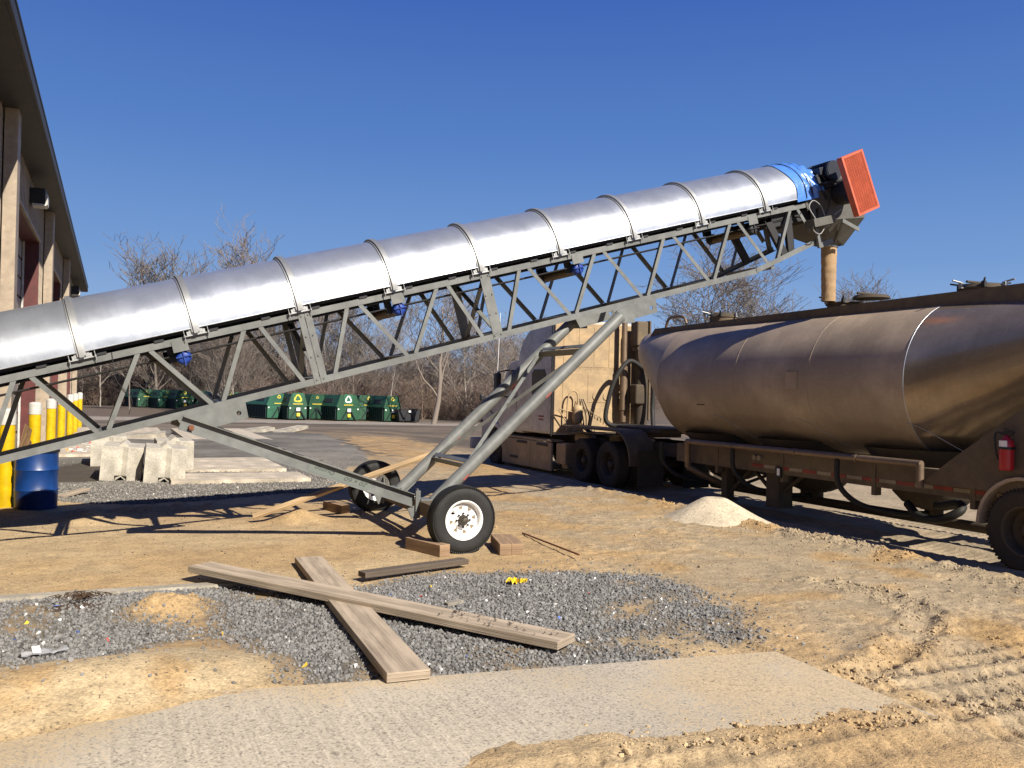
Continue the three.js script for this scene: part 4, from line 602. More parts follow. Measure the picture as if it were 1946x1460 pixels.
  // rear skirt panels, fender and wheels
  for (const s of [-1, 1]) {
    mesh('rear_skirt', prismX([[-8.5, 0.78], [-8.05, 1.12], [-7.03, 1.84], [-5.4, 2.7], [-4.6, 2.7], [-4.6, 0.78]].map(([a, b]) => [z(a), y(b)]), s > 0 ? 1.19 : -1.22, s > 0 ? 1.22 : -1.19, 0.004), M.chassisDust, T);
    const f = []; for (let k = 0; k <= 12; k++) { const a = Math.PI * (0.08 + 0.92 * k / 12); f.push([z(-7.02) + 0.62 * Math.cos(a), 0.52 + 0.62 * Math.sin(a)]); } for (let k = 12; k >= 0; k--) { const a = Math.PI * (0.08 + 0.92 * k / 12); f.push([z(-7.02) + 0.585 * Math.cos(a), 0.52 + 0.585 * Math.sin(a)]); }
    mesh('fender', prismX(f, s > 0 ? 0.7 : -1.28, s > 0 ? 1.28 : -0.7, 0.004), M.tankAlu, T);
    truckWheel(T, s * 1.12, z(-7.02), s, true); truckWheel(T, s * 1.12, z(-5.75), s, true);
  }
  each('trailer_axle', [-7.02, -5.75].map(q => cyl(V3(-0.9, 0.5, z(q)), V3(0.9, 0.5, z(q)), 0.09, 14)), M.chassis, T);
  mesh('front_flap', box(0.62, 0.70, 0.014, -0.30, 0.53, z(-14.75), 0.004), M.tyre, T);
  mesh('kingpin_plate', box(1.1, 0.12, 1.8, 0, y(1.12), z(-16.6), 0.03), M.chassis, T);
  
  mesh('tank_number', [box(0.002, 0.07, 0.24, -1.07, y(1.75), z(-13.6))], M.chassis, T);
  const ex = thing('fire_extinguisher', 'red fire extinguisher strapped to the rear side of the tank trailer', 'extinguisher', [9.74, 1.06, -7.2]);
  mesh('cylinder', lathe([[0, 0], [0.075, 0.0], [0.082, 0.02], [0.082, 0.30], [0.07, 0.36], [0.03, 0.39], [0.03, 0.42], [0, 0.42]], 24), M.extRed, ex);
  mesh('valve_handle', [box(0.03, 0.05, 0.13, 0, 0.44, 0.02, 0.01), box(0.02, 0.015, 0.15, 0, 0.475, 0.03, 0, 0.25), tube([V3(0, 0.43, -0.05), V3(-0.02, 0.45, -0.12), V3(-0.03, 0.3, -0.13), V3(-0.02, 0.12, -0.1)], 0.012, 18, 6)], M.black, ex);
  mesh('strap', lathe([[0.085, 0.25], [0.09, 0.25], [0.09, 0.28], [0.085, 0.28]], 24), M.black, ex);
  mesh('label', new THREE.CylinderGeometry(0.0835, 0.0835, 0.09, 14, 1, true, 3.9, 1.5).translate(0, 0.33 - 0.02, 0), M.sticker, ex);
}

// ---------- warehouse ----------
{
  const T = thing('warehouse', 'tan metal-clad warehouse with recessed doors along the left', 'building', [-1.9, 0, -25]);
  const z = q => q + 25, X = q => q + 1.9;
  const doors = [[-9.9, -16.3], [-21.0, -26.85], [-31.5, -37.35], [-42.0, -47.85]], HD = 5.64, TOP = 6.78, base = q => Math.min(0, ground(-1.9, q)) - 0.3;
  const panelW = 0.92; let q = 2;
  const walls = []; let cur = 2; for (const [a, b] of doors) { walls.push([cur, a]); cur = b; } walls.push([cur, -51.5]);
  // corrugated cladding sheets, each a panel of its own with raised ribs
  const sheet = (z0, z1, y0, y1) => { const w = z0 - z1, l = [box(0.03, y1 - y0, w - 0.006, X(-1.915), (y0 + y1) / 2, z((z0 + z1) / 2))]; const n = Math.max(1, Math.round(w / 0.3)); for (let k = 0; k < n; k++) l.push(box(0.03, y1 - y0, 0.05, X(-1.897), (y0 + y1) / 2, z(z0 - (k + 0.5) * w / n), 0.008)); mesh('wall_sheet', l, M.siding, T); };
  for (const [a, b] of walls) { const n = Math.max(1, Math.round((a - b) / panelW)); for (let k = 0; k < n; k++) sheet(a - k * (a - b) / n, a - (k + 1) * (a - b) / n, base(a), TOP); }
  for (const [a, b] of doors) { const n = Math.round((a - b) / panelW); for (let k = 0; k < n; k++) sheet(a - k * (a - b) / n, a - (k + 1) * (a - b) / n, HD, TOP); }
  doors.forEach(([a, b], i) => {
    const d = mesh('door_jamb', [box(0.5, HD + 0.6, 0.10, X(-2.14), (HD - 0.6) / 2, z(b - 0.05)), box(0.5, HD + 0.6, 0.10, X(-2.14), (HD - 0.6) / 2, z(a + 0.05)), box(0.5, 0.12, a - b, X(-2.14), HD + 0.06, z((a + b) / 2))], M.maroon, T);
    mesh('header_trim', box(0.05, 0.07, a - b + 0.1, X(-1.868), HD + 0.02, z((a + b) / 2), 0.01), M.sidingLite, d);
    if (i) { // sectional door, closed: boards with shadow gaps and a white weather strip
      const dr = mesh('sectional_door', box(0.02, HD + 0.5, a - b, X(-2.34), (HD - 0.5) / 2, z((a + b) / 2)), M.dark, T);
      for (let k = 0; k < 12; k++) mesh('door_board', box(0.04, 0.45, a - b - 0.02, X(-2.31), -0.45 + 0.24 + k * 0.51, z((a + b) / 2), 0.012), M.doorWhite, dr);
      mesh('weather_strip', box(0.05, HD + 0.3, 0.04, X(-2.25), (HD - 0.3) / 2, z(b + 0.03)), M.capWhite, dr);
    }
  });
  for (const c of [-7.6, -18.0, -28.3, -38.6, -49.2]) mesh('pilaster', [box(0.26, TOP + 0.4, 0.50, X(-1.77), (TOP - 0.4) / 2, z(c - 0.25), 0.015), box(0.05, TOP + 0.4, 0.62, X(-1.885), (TOP - 0.4) / 2, z(c - 0.31))], M.sidingLite, T);
  for (const c of [-19.6, -30.2, -40.2]) mesh('downpipe', [cyl(V3(X(-1.82), base(c), z(c)), V3(X(-1.82), TOP, z(c)), 0.045, 10)], M.sidingLite, T);
  mesh('eave_soffit', box(0.56, 0.03, 53.9, X(-1.66), TOP - 0.02, z(-24.9)), M.eave, T);
  mesh('gutter', [box(0.16, 0.26, 54, X(-1.40), TOP + 0.12, z(-25), 0.02), box(0.03, 0.05, 54, X(-1.32), TOP + 0.24, z(-25), 0.01)], M.eave, T);
  mesh('roof', [prism([[X(-1.45), TOP + 0.22], [X(-16), TOP + 1.6], [X(-30.5), TOP + 0.22]].map(p => p), 54).translate(0, 0, z(-52))], M.roof, T);
  each('outer_wall', [box(28, 7, 0.1, X(-15.95), 3.2, z(-51.5)), box(28, 7, 0.1, X(-15.95), 3.2, z(2)), box(0.1, 7, 53.5, X(-29.9), 3.2, z(-24.75))], M.siding, T);
  mesh('floor', box(27.8, 0.1, 53, X(-15.95), -0.02, z(-24.75)), M.concrete, T);
  for (const [c, i] of [[-23.8, 0], [-46.5, 1]]) { const l = mesh('wall_light', [box(0.34, 0.36, 0.5, X(-1.72), 6.28, z(c), 0.03)], M.black, T); mesh('light_shield', [box(0.30, 0.05, 0.42, X(-1.68), 6.07, z(c) + 0.04, 0.01), box(0.05, 0.26, 0.42, X(-1.53), 6.2, z(c) + 0.04, 0.01)], M.capWhite, l); }
  each('door_bolt', [cyl(V3(X(-2.0), 3.3, z(-26.80)), V3(X(-2.0), 3.3, z(-26.78)), 0.03, 8), cyl(V3(X(-2.15), 3.3, z(-26.80)), V3(X(-2.15), 3.3, z(-26.78)), 0.03, 8)], M.sticker, T);
}
// ---------- bollards ----------
{
  const spots = [[-15.1, 'nearest yellow bollard with white cap, behind the blue drum'], [-20.3, 'yellow bollard with white cap, second from the drum, beside leaning pallet boards'], [-25.5, 'yellow bollard with white cap, third along the warehouse wall'], [-30.5, 'yellow bollard with white cap, fourth along the warehouse wall'], [-36.7, 'yellow bollard with white cap, fifth along the warehouse wall'], [-41.3, 'yellow bollard with white cap, sixth along the warehouse wall'], [-47.2, 'farthest yellow bollard with white cap near the warehouse end']];
  const tube_ = geo([new THREE.CylinderGeometry(0.112, 0.112, 1.55, 28).translate(0, 0.565, 0)]), cap = geo([lathe([[0.113, 1.24], [0.119, 1.24], [0.119, 1.44], [0.10, 1.475], [0.06, 1.49], [0, 1.493]], 28)]);
  for (const [z, l] of spots) { const y = ground(-1.42, z), t = thing('bollard', l, 'bollard', [-1.42, y, z], 0, 'yellow bollards along the warehouse'); t.scale.y = (1.48 - y) / 1.49; share('sleeve', tube_, M.yellow, t); share('cap', cap, M.capWhite, t); }
}
// ---------- things around the doors ----------
{
  const y = ground(-1.05, -15.25), t = thing('plastic_drum', 'large open blue plastic drum beside the nearest yellow bollard', 'drum', [-1.0, y - 0.03, -14.9]);
  mesh('shell', toCreasedNormals(lathe([[0, 0.02], [0.26, 0.0], [0.285, 0.03], [0.29, 0.28], [0.302, 0.30], [0.29, 0.32], [0.29, 0.58], [0.302, 0.60], [0.29, 0.62], [0.285, 0.84], [0.298, 0.85], [0.298, 0.885], [0.28, 0.885], [0.275, 0.3], [0, 0.3]], 44), 0.6), M.drumBlue, t);
  mesh('lid_ring', lathe([[0.295, 0.855], [0.305, 0.86], [0.305, 0.885], [0.295, 0.89]], 44), M.black, t);
  for (const [x, z, l, w, h, a, tilt, lab] of [[-1.62, -19.2, 1.05, 0.12, 0.02, 1.1, 0.95, 'weathered pallet board leaning behind the first bollard'], [-1.55, -19.5, 0.95, 0.12, 0.02, 1.25, 0.85, 'lower pallet board leaning behind the first bollard'], [-1.6, -19.8, 1.1, 0.3, 0.02, 1.2, 1.1, 'grey panel leaning on the wall behind the first bollard']]) {
    const b = mesh('leaning_board', box(l, w, h, 0, 0, 0, 0.004), M.pallet); b.rotation.set(0, a, tilt); b.position.set(x, ground(x, z) + l / 2 * Math.sin(tilt), z); tag(b, lab, 'board');
  }
  const sc = mesh('scrap_board', box(0.62, 0.04, 0.16, 0, 0, 0, 0.006), M.plank); sc.position.set(-0.55, ground(-0.55, -16.2) + 0.05, -16.2); sc.rotation.set(0, 0.9, 0.1); tag(sc, 'short pale board end lying right of the blue drum', 'board');
}
// ---------- interlocking concrete blocks ----------
{
  const W = 0.72, Hh = 0.68;
  // plan with a vertical V groove in each end; the top carries a ridge, the bottom a V channel
  const block = (L) => { const plan = [[-W / 2, 0], [-0.10, 0], [0, 0.07], [0.10, 0], [W / 2, 0], [W / 2, L], [0.10, L], [0, L - 0.07], [-0.10, L], [-W / 2, L]];
    const b = prism(plan, Hh - 0.13, 0.012).rotateX(-Math.PI / 2).translate(0, 0.115, 0);
    const feet = [[-W / 2 - 0.0125, -0.112], [0.112, W / 2 + 0.0125]].map(([a, c]) => prism([[a, -0.0125], [c, -0.0125], [c, L + 0.0125], [a, L + 0.0125]], 0.13).rotateX(-Math.PI / 2));
    const v1 = prism([[-0.10, 0], [-0.1, 0.12], [0, 0.12], [0, 0.085]], L - 0.1).translate(0, 0, -L + 0.04), v2 = prism([[0.10, 0], [0, 0.085], [0, 0.12], [0.1, 0.12]], L - 0.1).translate(0, 0, -L + 0.04);
    const ridge = prism([[-0.11, Hh - 0.01], [0, Hh + 0.075], [0.11, Hh - 0.01]], L - 0.3, 0.006).translate(0, 0, -L + 0.15);
    return [b, ...feet, v1, v2, ridge]; };
  const g = geo(block(1.45));
  const list = [[0.17, -18.9, -0.05, -0.07, 'front left interlocking concrete block with a grooved end'], [0.94, -18.3, -0.03, -0.06, 'front right interlocking concrete block with a grooved end'], [-0.05, -22.2, 0.0, 0.0, 'concrete block standing behind the front left block'], [1.26, -20.3, 0.0, 0.0, 'concrete block standing behind the front right block']];
  const jr = rng(71);
  for (const [x, z, a, tilt, l] of list) { const o = new THREE.Mesh(g, M.blockConc); o.name = numbered('concrete_block'); o.castShadow = o.receiveShadow = true; o.position.set(x, ground(x, z) - 0.01, z); o.rotation.set(0, a, tilt); scene.add(o);
    // prism extends towards -z after rotation: front face at local z = 0
    tag(o, l, 'concrete block', 'interlocking concrete blocks'); }
}
// ---------- loose timber ----------
{
  const put = (name, a, b, w, h, m, label, cat, roll = 0) => { const A = V3(...a), Bq = V3(...b), [mm, l] = frame(A, Bq, V3(0, 1, 0)); const gg = box(l, h, w, 0, 0, 0, 0.005); // slightly warped board
    const p = gg.attributes.position, s = A.x * 13.7; for (let k = 0; k < p.count; k++) { const t = p.getX(k) / l; p.setY(k, p.getY(k) + 0.012 * l * 0.25 * (t * t * 4 - 0.3) * Math.sin(s)); p.setZ(k, p.getZ(k) + 0.004 * Math.sin(t * 9 + s)); }
    const o = mesh(name, gg, m); o.applyMatrix4(mm); if (roll) o.rotateX(roll); return tag(o, label, cat); };
  put('plank', [0.80, 0.135, -8.98], [3.06, 0.058, -5.72], 0.275, 0.062, M.plank, 'long weathered plank lying on top, running from upper left to lower right', 'plank');
  put('plank', [1.93, 0.045, -9.42], [1.75, 0.040, -5.38], 0.285, 0.062, M.plank, 'long pale plank lying underneath, pointing towards the concrete slab', 'plank');
  put('plank', [2.24, 0.07, -8.42], [3.44, 0.075, -8.74], 0.14, 0.055, M.plankDark, 'short dark grey plank on the gravel edge in front of the wheel', 'plank');
  put('timber', [3.235, 0.075, -9.98], [3.425, 0.075, -9.33], 0.14, 0.14, M.timber, 'squared timber chock left of the near conveyor wheel', 'timber');
  put('timber', [4.30, 0.07, -9.92], [4.125, 0.07, -9.22], 0.135, 0.13, M.timber, 'squared timber chock touching the right of the near conveyor wheel', 'timber');
  put('timber', [4.43, 0.07, -9.88], [4.268, 0.07, -9.21], 0.135, 0.13, M.timber, 'outer of the two squared timbers right of the near conveyor wheel', 'timber');
  put('timber', [3.05, 0.075, -13.6], [3.20, 0.075, -13.0], 0.14, 0.14, M.timber, 'squared timber chock by the far conveyor wheel', 'timber');
  put('pale_stud', [1.78, 0.10, -12.45], [4.36, 0.99, -12.2], 0.09, 0.045, M.pale, 'new pale wooden stud leaning from the sand over the conveyor axle', 'wood stud', 0.5);
  const rod = mesh('steel_rod', cyl(V3(0, 0, -0.9), V3(0, 0, 0.9), 0.011, 8), M.rust); rod.position.set(4.86, 0.05, -9.6); rod.rotation.set(-0.02, -0.077, 0); tag(rod, 'thin rusty rod lying on the sand right of the timbers', 'rod');
}
// ---------- sand piles ----------
{
  const nr = 40, na = 72, p = [], id = [], cx = 8.45, cz = -11.1, y0 = ground(cx, cz) - 0.1;
  for (let j = 0; j <= nr; j++) for (let i = 0; i < na; i++) { const t = j / nr, a = i / na * Math.PI * 2, e = 1 + 0.10 * (fbm(Math.cos(a) * 1.5 + 4, Math.sin(a) * 1.5, 3, 81) - 0.5) * 2; const r = 0.9 * t * e, x = r * Math.cos(a) * 0.95, z = r * Math.sin(a) * 1.0;
    const hgt = 0.47 * Math.pow(Math.max(0, 1 - t), 1.15) * (1 - 0.25 * Math.exp(-t * t * 60)) + 0.006 * (fbm(x * 5, z * 5, 3, 82) - 0.5); p.push(x, hgt, z); }
  for (let j = 0; j < nr; j++) for (let i = 0; i < na; i++) { const a = j * na + i, b = j * na + (i + 1) % na, c = a + na, d = b + na; id.push(a, b, c, b, d, c); }
  const g = new THREE.BufferGeometry(); g.setAttribute('position', new THREE.Float32BufferAttribute(p, 3)); g.setIndex(id); const gi = g; gi.computeVertexNormals();
  const o = mesh('sand_pile', gi, M.whiteSand); o.position.set(cx, y0, cz); tag(o, 'clean pale sand pile beside the tank trailer', 'sand pile');
}
// ---------- recycling containers in the distance ----------
const spot = (px, depth) => { const a = (px - 973) / 1682 * depth; return [0.9116 * a + 0.4111 * depth, 0.4111 * a - 0.9116 * depth]; };
{
  const cv = document.createElement('canvas'); cv.width = cv.height = 128; const g = cv.getContext('2d');
  const sign = (bg, fg) => { const c = document.createElement('canvas'); c.width = c.height = 128; const k = c.getContext('2d'); k.fillStyle = bg; k.fillRect(0, 0, 128, 128); k.fillStyle = fg; k.strokeStyle = fg; k.lineWidth = 15; k.translate(64, 68);
    for (let i = 0; i < 3; i++) { k.save(); k.rotate(i * Math.PI * 2 / 3); k.beginPath(); k.moveTo(-26, -22); k.lineTo(-9, -42); k.lineTo(9, -42); k.lineTo(20, -26); k.stroke(); k.beginPath(); k.moveTo(32, -8); k.lineTo(8, -20); k.lineTo(32, -38); k.closePath(); k.fill(); k.restore(); }
    const t = new THREE.CanvasTexture(c); t.colorSpace = THREE.SRGBColorSpace; return mat([1, 1, 1], 0.6, 0, { map: t }); };
  const logoY = sign('rgb(38,92,62)', 'rgb(240,200,60)'), logoW = sign('rgb(38,92,62)', 'rgb(240,245,240)');
  const bin = (px, depth, len, label, body, logo, size, o = {}) => {
    const [x, z] = spot(px, depth), y = ground(x, z), w = o.w || 2.35, T = thing('recycling_container', label, 'container', [x, y, z], o.turn || 0, 'green recycling containers by the trees');
    const hb = 1.22, ht = 2.22, L = len;
    const ribs = []; for (let k = 0; k < Math.floor(L / 0.35); k++) for (const s of [-1, 1]) ribs.push(box(0.06, hb - 0.1, 0.12, s * (w / 2 + 0.01), hb / 2 + 0.12, -0.25 - k * 0.35));
    mesh('body', [box(w - 0.1, hb, L, 0, hb / 2 + 0.1, -L / 2, 0.02)], body, T);
    mesh('side_ribs', ribs, M.binDark, T).userData.kind = 'stuff';
    mesh('rim', [box(w + 0.08, 0.09, L + 0.06, 0, hb + 0.1, -L / 2, 0.02)], body, T);
    mesh('hopper_top', prism([[-w / 2, 0], [w / 2, 0], [w * 0.34, ht - hb], [-w * 0.34, ht - hb]], L, 0).translate(0, hb + 0.14, -L), body, T);
    const sl = Math.atan2(w * 0.16, ht - hb);
    for (const s of [-1, 1]) for (const q of [0.28, 0.68]) mesh('drop_opening', box(0.05, 0.36, L * 0.26, s * (w * 0.42 + 0.01), hb + 0.62, -L * q, 0, 0, 0, s * sl), M.dark, T);
    mesh('frame_leg', beam(V3(-0.12, 1.05, 0.10), V3(-0.72, 0.08, 0.10), 0.13, 0.10, V3(0, 0, 1)), M.binDark, T); mesh('frame_leg', beam(V3(0.12, 1.05, 0.10), V3(0.72, 0.08, 0.10), 0.13, 0.10, V3(0, 0, 1)), M.binDark, T); mesh('hook_bar', [box(0.36, 0.2, 0.12, 0, 1.06, 0.1), box(0.1, 0.9, 0.1, 0, 0.6, 0.08)], M.binDark, T);
    for (const s of [-1, 1]) mesh('reflector', box(0.12, 0.12, 0.02, s * (w / 2 - 0.18), 1.08, 0.012), M.sticker, T);
    if (o.stick !== false) { mesh('white_notice', box(0.34, 0.3, 0.02, 0, 0.98, 0.17), M.sticker, T); mesh('yellow_notice', box(0.3, 0.3, 0.02, 0.02, 0.5, 0.15), M.signYellow, T); }
    mesh('recycling_sign', new THREE.PlaneGeometry(size, size).translate(0, hb + 0.14 + (size > 0.8 ? 0.62 : 0.72), 0.012), logo, T, { keepUV: true });
    mesh('sign_line', box(0.9, 0.06, 0.01, 0, hb + 0.24, 0.008), M.signYellow, T);
    each('skid', [-0.7, 0.7].map(q => box(0.14, 0.14, L, q, 0.06, -L / 2)), M.dark, T);
    return T;
  };
  bin(531, 82, 6.2, 'teal green recycling container with small yellow arrows sign, left of the large yellow sign', M.binTeal, logoY, 0.45, { stick: false, turn: 0.27 });
  bin(567, 80.5, 5, 'narrow green recycling container with the largest yellow arrows sign', M.binGreen, logoY, 0.98, { w: 1.75, turn: 0.1 });
  bin(604, 82, 4, 'green recycling container right behind the one with the largest yellow sign', M.binGreen, logoY, 0.3, { w: 1.6, stick: false, turn: -0.35 });
  bin(663, 80.5, 7, 'dark green recycling container with a white arrows sign', M.binGreen, logoW, 0.9, { turn: 0.27 });
  bin(702, 82.5, 4, 'green recycling container between the white sign and the last green one', M.binGreen, logoY, 0.42, { w: 2.5, turn: -0.05 });
  bin(747, 80.5, 5, 'rightmost green recycling container, next to the black open skip', M.binGreen, logoY, 0.46, { w: 1.75, turn: 0.25 });
  bin(280, 116, 6, 'leftmost green recycling container of the far group', M.binGreen, logoY, 0.3, { stick: false, turn: 0.25 });
  bin(318, 114, 6, 'second green recycling container of the far group', M.binTeal, logoY, 0.3, { stick: false, turn: 0.25 });
  bin(352, 112, 6, 'green recycling container of the far group with yellow sign and notices', M.binGreen, logoY, 0.55, { turn: 0.25 });
  bin(392, 114, 6, 'rightmost green recycling container of the far group', M.binTeal, logoY, 0.3, { stick: false, turn: 0.25 });
  bin(440, 98, 6, 'green recycling container between the far and the near group', M.binGreen, logoY, 0.3, { stick: false, turn: 0.25 });
  const [x, z] = spot(779, 80), T = thing('open_skip', 'low black open skip right of the green recycling containers', 'skip', [x, ground(x, z), z]);
  mesh('hull', [prism([[-0.95, 0.1], [0.95, 0.1], [1.12, 1.15], [-1.12, 1.15]], 0.06).translate(0, 0, -0.06), prism([[-0.95, 0.1], [-0.9, 0.1], [-1.06, 1.15], [-1.12, 1.15]], 3.5).translate(0, 0, -3.5), prism([[0.95, 0.1], [1.12, 1.15], [1.06, 1.15], [0.9, 0.1]], 3.5).translate(0, 0, -3.5), box(1.9, 0.08, 3.5, 0, 0.12, -1.75), box(2.1, 1.0, 0.06, 0, 0.62, -3.5)], M.black, T);
  mesh('rim', [box(2.34, 0.08, 0.1, 0, 1.17, -0.02), box(0.1, 0.08, 3.5, -1.12, 1.17, -1.75), box(0.1, 0.08, 3.5, 1.12, 1.17, -1.75)], M.black, T);
  for (const s of [-1, 1]) mesh('frame_leg', beam(V3(s * 0.12, 1.0, 0.08), V3(s * 0.6, 0.06, 0.08), 0.12, 0.1, V3(0, 0, 1)), M.black, T);
  mesh('notice', box(0.2, 0.16, 0.02, 0, 1.0, 0.14), M.sticker, T);
}

// ---------- bare trees ----------
function Tree(seed, o) {
  const r = rng(seed), parts = [[[], []], [[], []]];       // [positions, indices] of trunk+limbs and of twigs
  function limb(which, pts, rads, sides) {
    const [p, id] = parts[which]; let prev = -1, u = V3(1, 0, 0.3).normalize();
    pts.forEach((q, k) => { const d = (pts[k + 1] || q).clone().sub(pts[k ? k - 1 : 0]).normalize(); const a = u.clone().sub(d.clone().multiplyScalar(u.dot(d))).normalize(), b = d.clone().cross(a), base = p.length / 3; u = a;
      for (let i = 0; i < sides; i++) { const t = i / sides * Math.PI * 2, c = Math.cos(t) * rads[k], s = Math.sin(t) * rads[k]; p.push(q.x + a.x * c + b.x * s, q.y + a.y * c + b.y * s, q.z + a.z * c + b.z * s); }
      if (prev >= 0) for (let i = 0; i < sides; i++) { const j = (i + 1) % sides; id.push(prev + i, prev + j, base + i, prev + j, base + j, base + i); } prev = base; });
  }
  function grow(start, dir, len, rad, level) {
    const n = level == 0 ? 9 : level == 1 ? 6 : level == 2 ? 4 : 2, pts = [start.clone()], rads = [rad], p = start.clone(), d = dir.clone();
    const wob = [0.10, 0.20, 0.28, 0.3, 0.3][level] * (o.wobble || 1);
    for (let k = 1; k <= n; k++) { d.x += (r() - 0.5) * wob * 2; d.z += (r() - 0.5) * wob * 2; d.y += (r() - 0.5) * wob + (level ? (o.lift ?? 0.10) : 0.06); d.normalize(); p.addScaledVector(d, len / n); pts.push(p.clone()); rads.push(Math.max(rad * (1 - k / n * (level == 0 ? 0.80 : 0.78)), o.min || 0.010)); }
    limb(level >= 2 ? 1 : 0, pts, rads, level == 0 ? 8 : level == 1 ? 5 : 3);
    if (level >= (o.levels || 4)) return;
    const kids = (level == 0 ? o.limbs || 13 : level == 1 ? o.kids || 7 : level == 2 ? 5 : 3);
    for (let k = 0; k < kids; k++) {
      const t = level == 0 ? mix(o.clear ?? 0.28, 0.99, (k + r() * 0.8) / kids) : mix(0.25, 1, (k + r()) / kids), i = Math.min(n - 1, Math.floor(t * n)), f = t * n - i;
      const q = pts[i].clone().lerp(pts[i + 1], clamp(f, 0, 1)), ax = pts[i + 1].clone().sub(pts[i]).normalize(), az = r() * Math.PI * 2, sp = (level == 0 ? o.spread ?? 0.85 : 0.75) * (0.7 + 0.6 * r());
      const side = V3(Math.cos(az), 0.15 * (r() - 0.3), Math.sin(az)); const nd = ax.clone().multiplyScalar(Math.cos(sp)).addScaledVector(side, Math.sin(sp)).normalize();
      const shape = level == 0 ? (o.crown === 'column' ? 0.30 : 0.48 * (1.15 - 0.65 * t)) : 0.52; grow(q, nd, len * shape * (0.7 + 0.6 * r()), Math.max(rads[i] * (level == 0 ? 0.48 : 0.55), o.min || 0.010), level + 1);
    }
  }
  grow(V3(0, -0.3, 0), V3(o.lean || 0, 1, o.leanZ || 0).normalize(), o.h, o.rad || o.h * 0.014, 0);
  return parts.map(([p, id]) => { const g = new THREE.BufferGeometry(); g.setAttribute('position', new THREE.Float32BufferAttribute(p, 3)); g.setIndex(id); g.computeVertexNormals(); return g; });
}
function plant(name, px, depth, tree, h, label, group, bark, twig, turn = 0, sx = 1) {
  const [x, z] = spot(px, depth), y = ground(x, z), t = thing(name, label, 'tree', [x, y, z], turn, group); t.scale.set(h * sx, h, h * sx);
  share('trunk', tree[0], bark, t); share('crown', tree[1], twig, t); return t;
}
{
  const unit = (seed, o) => Tree(seed, { h: 1, min: 0.0011, ...o, rad: o.rad || 0.013 });
  const kinds = [unit(1, {}), unit(2, { limbs: 16, spread: 0.6, crown: 'column', clear: 0.4 }), unit(3, { limbs: 11, spread: 1.0, wobble: 1.3, clear: 0.2 }), unit(4, { limbs: 15, spread: 0.7, lean: 0.08 }), unit(5, { limbs: 9, spread: 0.9, clear: 0.5, rad: 0.010 }), unit(6, { limbs: 18, spread: 0.75, clear: 0.15 })];
  // trees that stand out
  plant('bare_tree', 300, 118, unit(11, { limbs: 20, spread: 0.7, clear: 0.3, kids: 7 }), 22.6, 'tall broad bare tree rising above the conveyor covers at the left', null, M.bark, M.twig);
  plant('bare_tree', 436, 122, unit(12, { limbs: 16, spread: 0.55, crown: 'column', clear: 0.35 }), 22, 'bare pale tree above the covers, right of the broad one', null, M.barkPale, M.twigPale);
  plant('bare_tree', 474, 124, unit(13, { limbs: 15, spread: 0.5, crown: 'column', clear: 0.35 }), 22.6, 'slender bare pale tree above the covers, left of the smallest crown', null, M.barkPale, M.twigPale);
  plant('bare_tree', 528, 120, unit(14, { limbs: 13, spread: 0.6, clear: 0.4 }), 19.5, 'bare tree whose tip just shows above the third cover rib', null, M.bark, M.twig);
  const cx = plant('bare_tree', 808, 76, unit(15, { lean: 0.26, limbs: 9, spread: 0.6, clear: 0.45, rad: 0.021, wobble: 1.5, leanZ: 0.1 }), 15, 'thick leaning trunk right of the black skip', null, mat([0.19, 0.155, 0.125], 0.95), M.twig);
  plant('bare_tree', 738, 88, unit(16, { limbs: 6, spread: 0.5, clear: 0.5, rad: 0.009 }), 11, 'thin dead trunk standing above the rightmost green container', null, M.barkPale, M.twigPale);
  plant('bare_tree', 893, 92, unit(17, { limbs: 13, spread: 0.7, clear: 0.3 }), 12.5, 'pale bare tree between the leaning trunk and the truck', null, M.barkPale, M.twigPale);
  plant('bare_tree', 965, 84, unit(18, { limbs: 13, spread: 0.8, clear: 0.25 }), 9.5, 'bare tree just left of the truck cab', null, M.barkPale, M.twigPale);
  plant('bare_tree', 1345, 62, unit(19, { limbs: 15, spread: 0.95, clear: 0.35, kids: 8, wobble: 1.5, lift: 0.0, rad: 0.02 }), 13.4, 'large twisted bare tree behind the front of the tank', null, M.bark, M.twig);
  plant('bare_tree', 1366, 63, unit(20, { limbs: 11, spread: 0.8, clear: 0.45, wobble: 1.2, rad: 0.018 }), 13.2, 'straight dark trunk right behind the twisted bare tree', null, M.bark, M.twig);
  plant('bare_tree', 1432, 66, unit(21, { limbs: 14, spread: 1.0, clear: 0.45, kids: 8, wobble: 1.5 }), 12.2, 'spreading bare tree left of the discharge sock', null, M.bark, M.twig);
  plant('bare_tree', 1690, 80, unit(22, { limbs: 16, spread: 0.6, clear: 0.5, kids: 7 }), 13.8, 'small bare crown peeping over the tank right of the sock', null, M.bark, M.twig);
  plant('bare_tree', 452, 104, unit(23, { limbs: 12, spread: 0.6, clear: 0.45, rad: 0.018 }), 15, 'white-barked tree behind the truss, left of the first splice post', null, M.barkPale, M.twigPale);
  plant('bare_tree', 634, 106, unit(24, { limbs: 12, spread: 0.5, clear: 0.5, rad: 0.013 }), 15, 'slim white-barked tree above the container with the white sign', null, M.barkPale, M.twigPale);
  plant('bare_tree', 668, 104, unit(25, { limbs: 12, spread: 0.5, clear: 0.45, rad: 0.012 }), 14.5, 'slim tree directly right of the white-barked one above the containers', null, M.bark, M.twig);
  const r = rng(99), lab = ['bare grey tree in the wood behind the containers', 'bare pale tree in the wood behind the containers'];
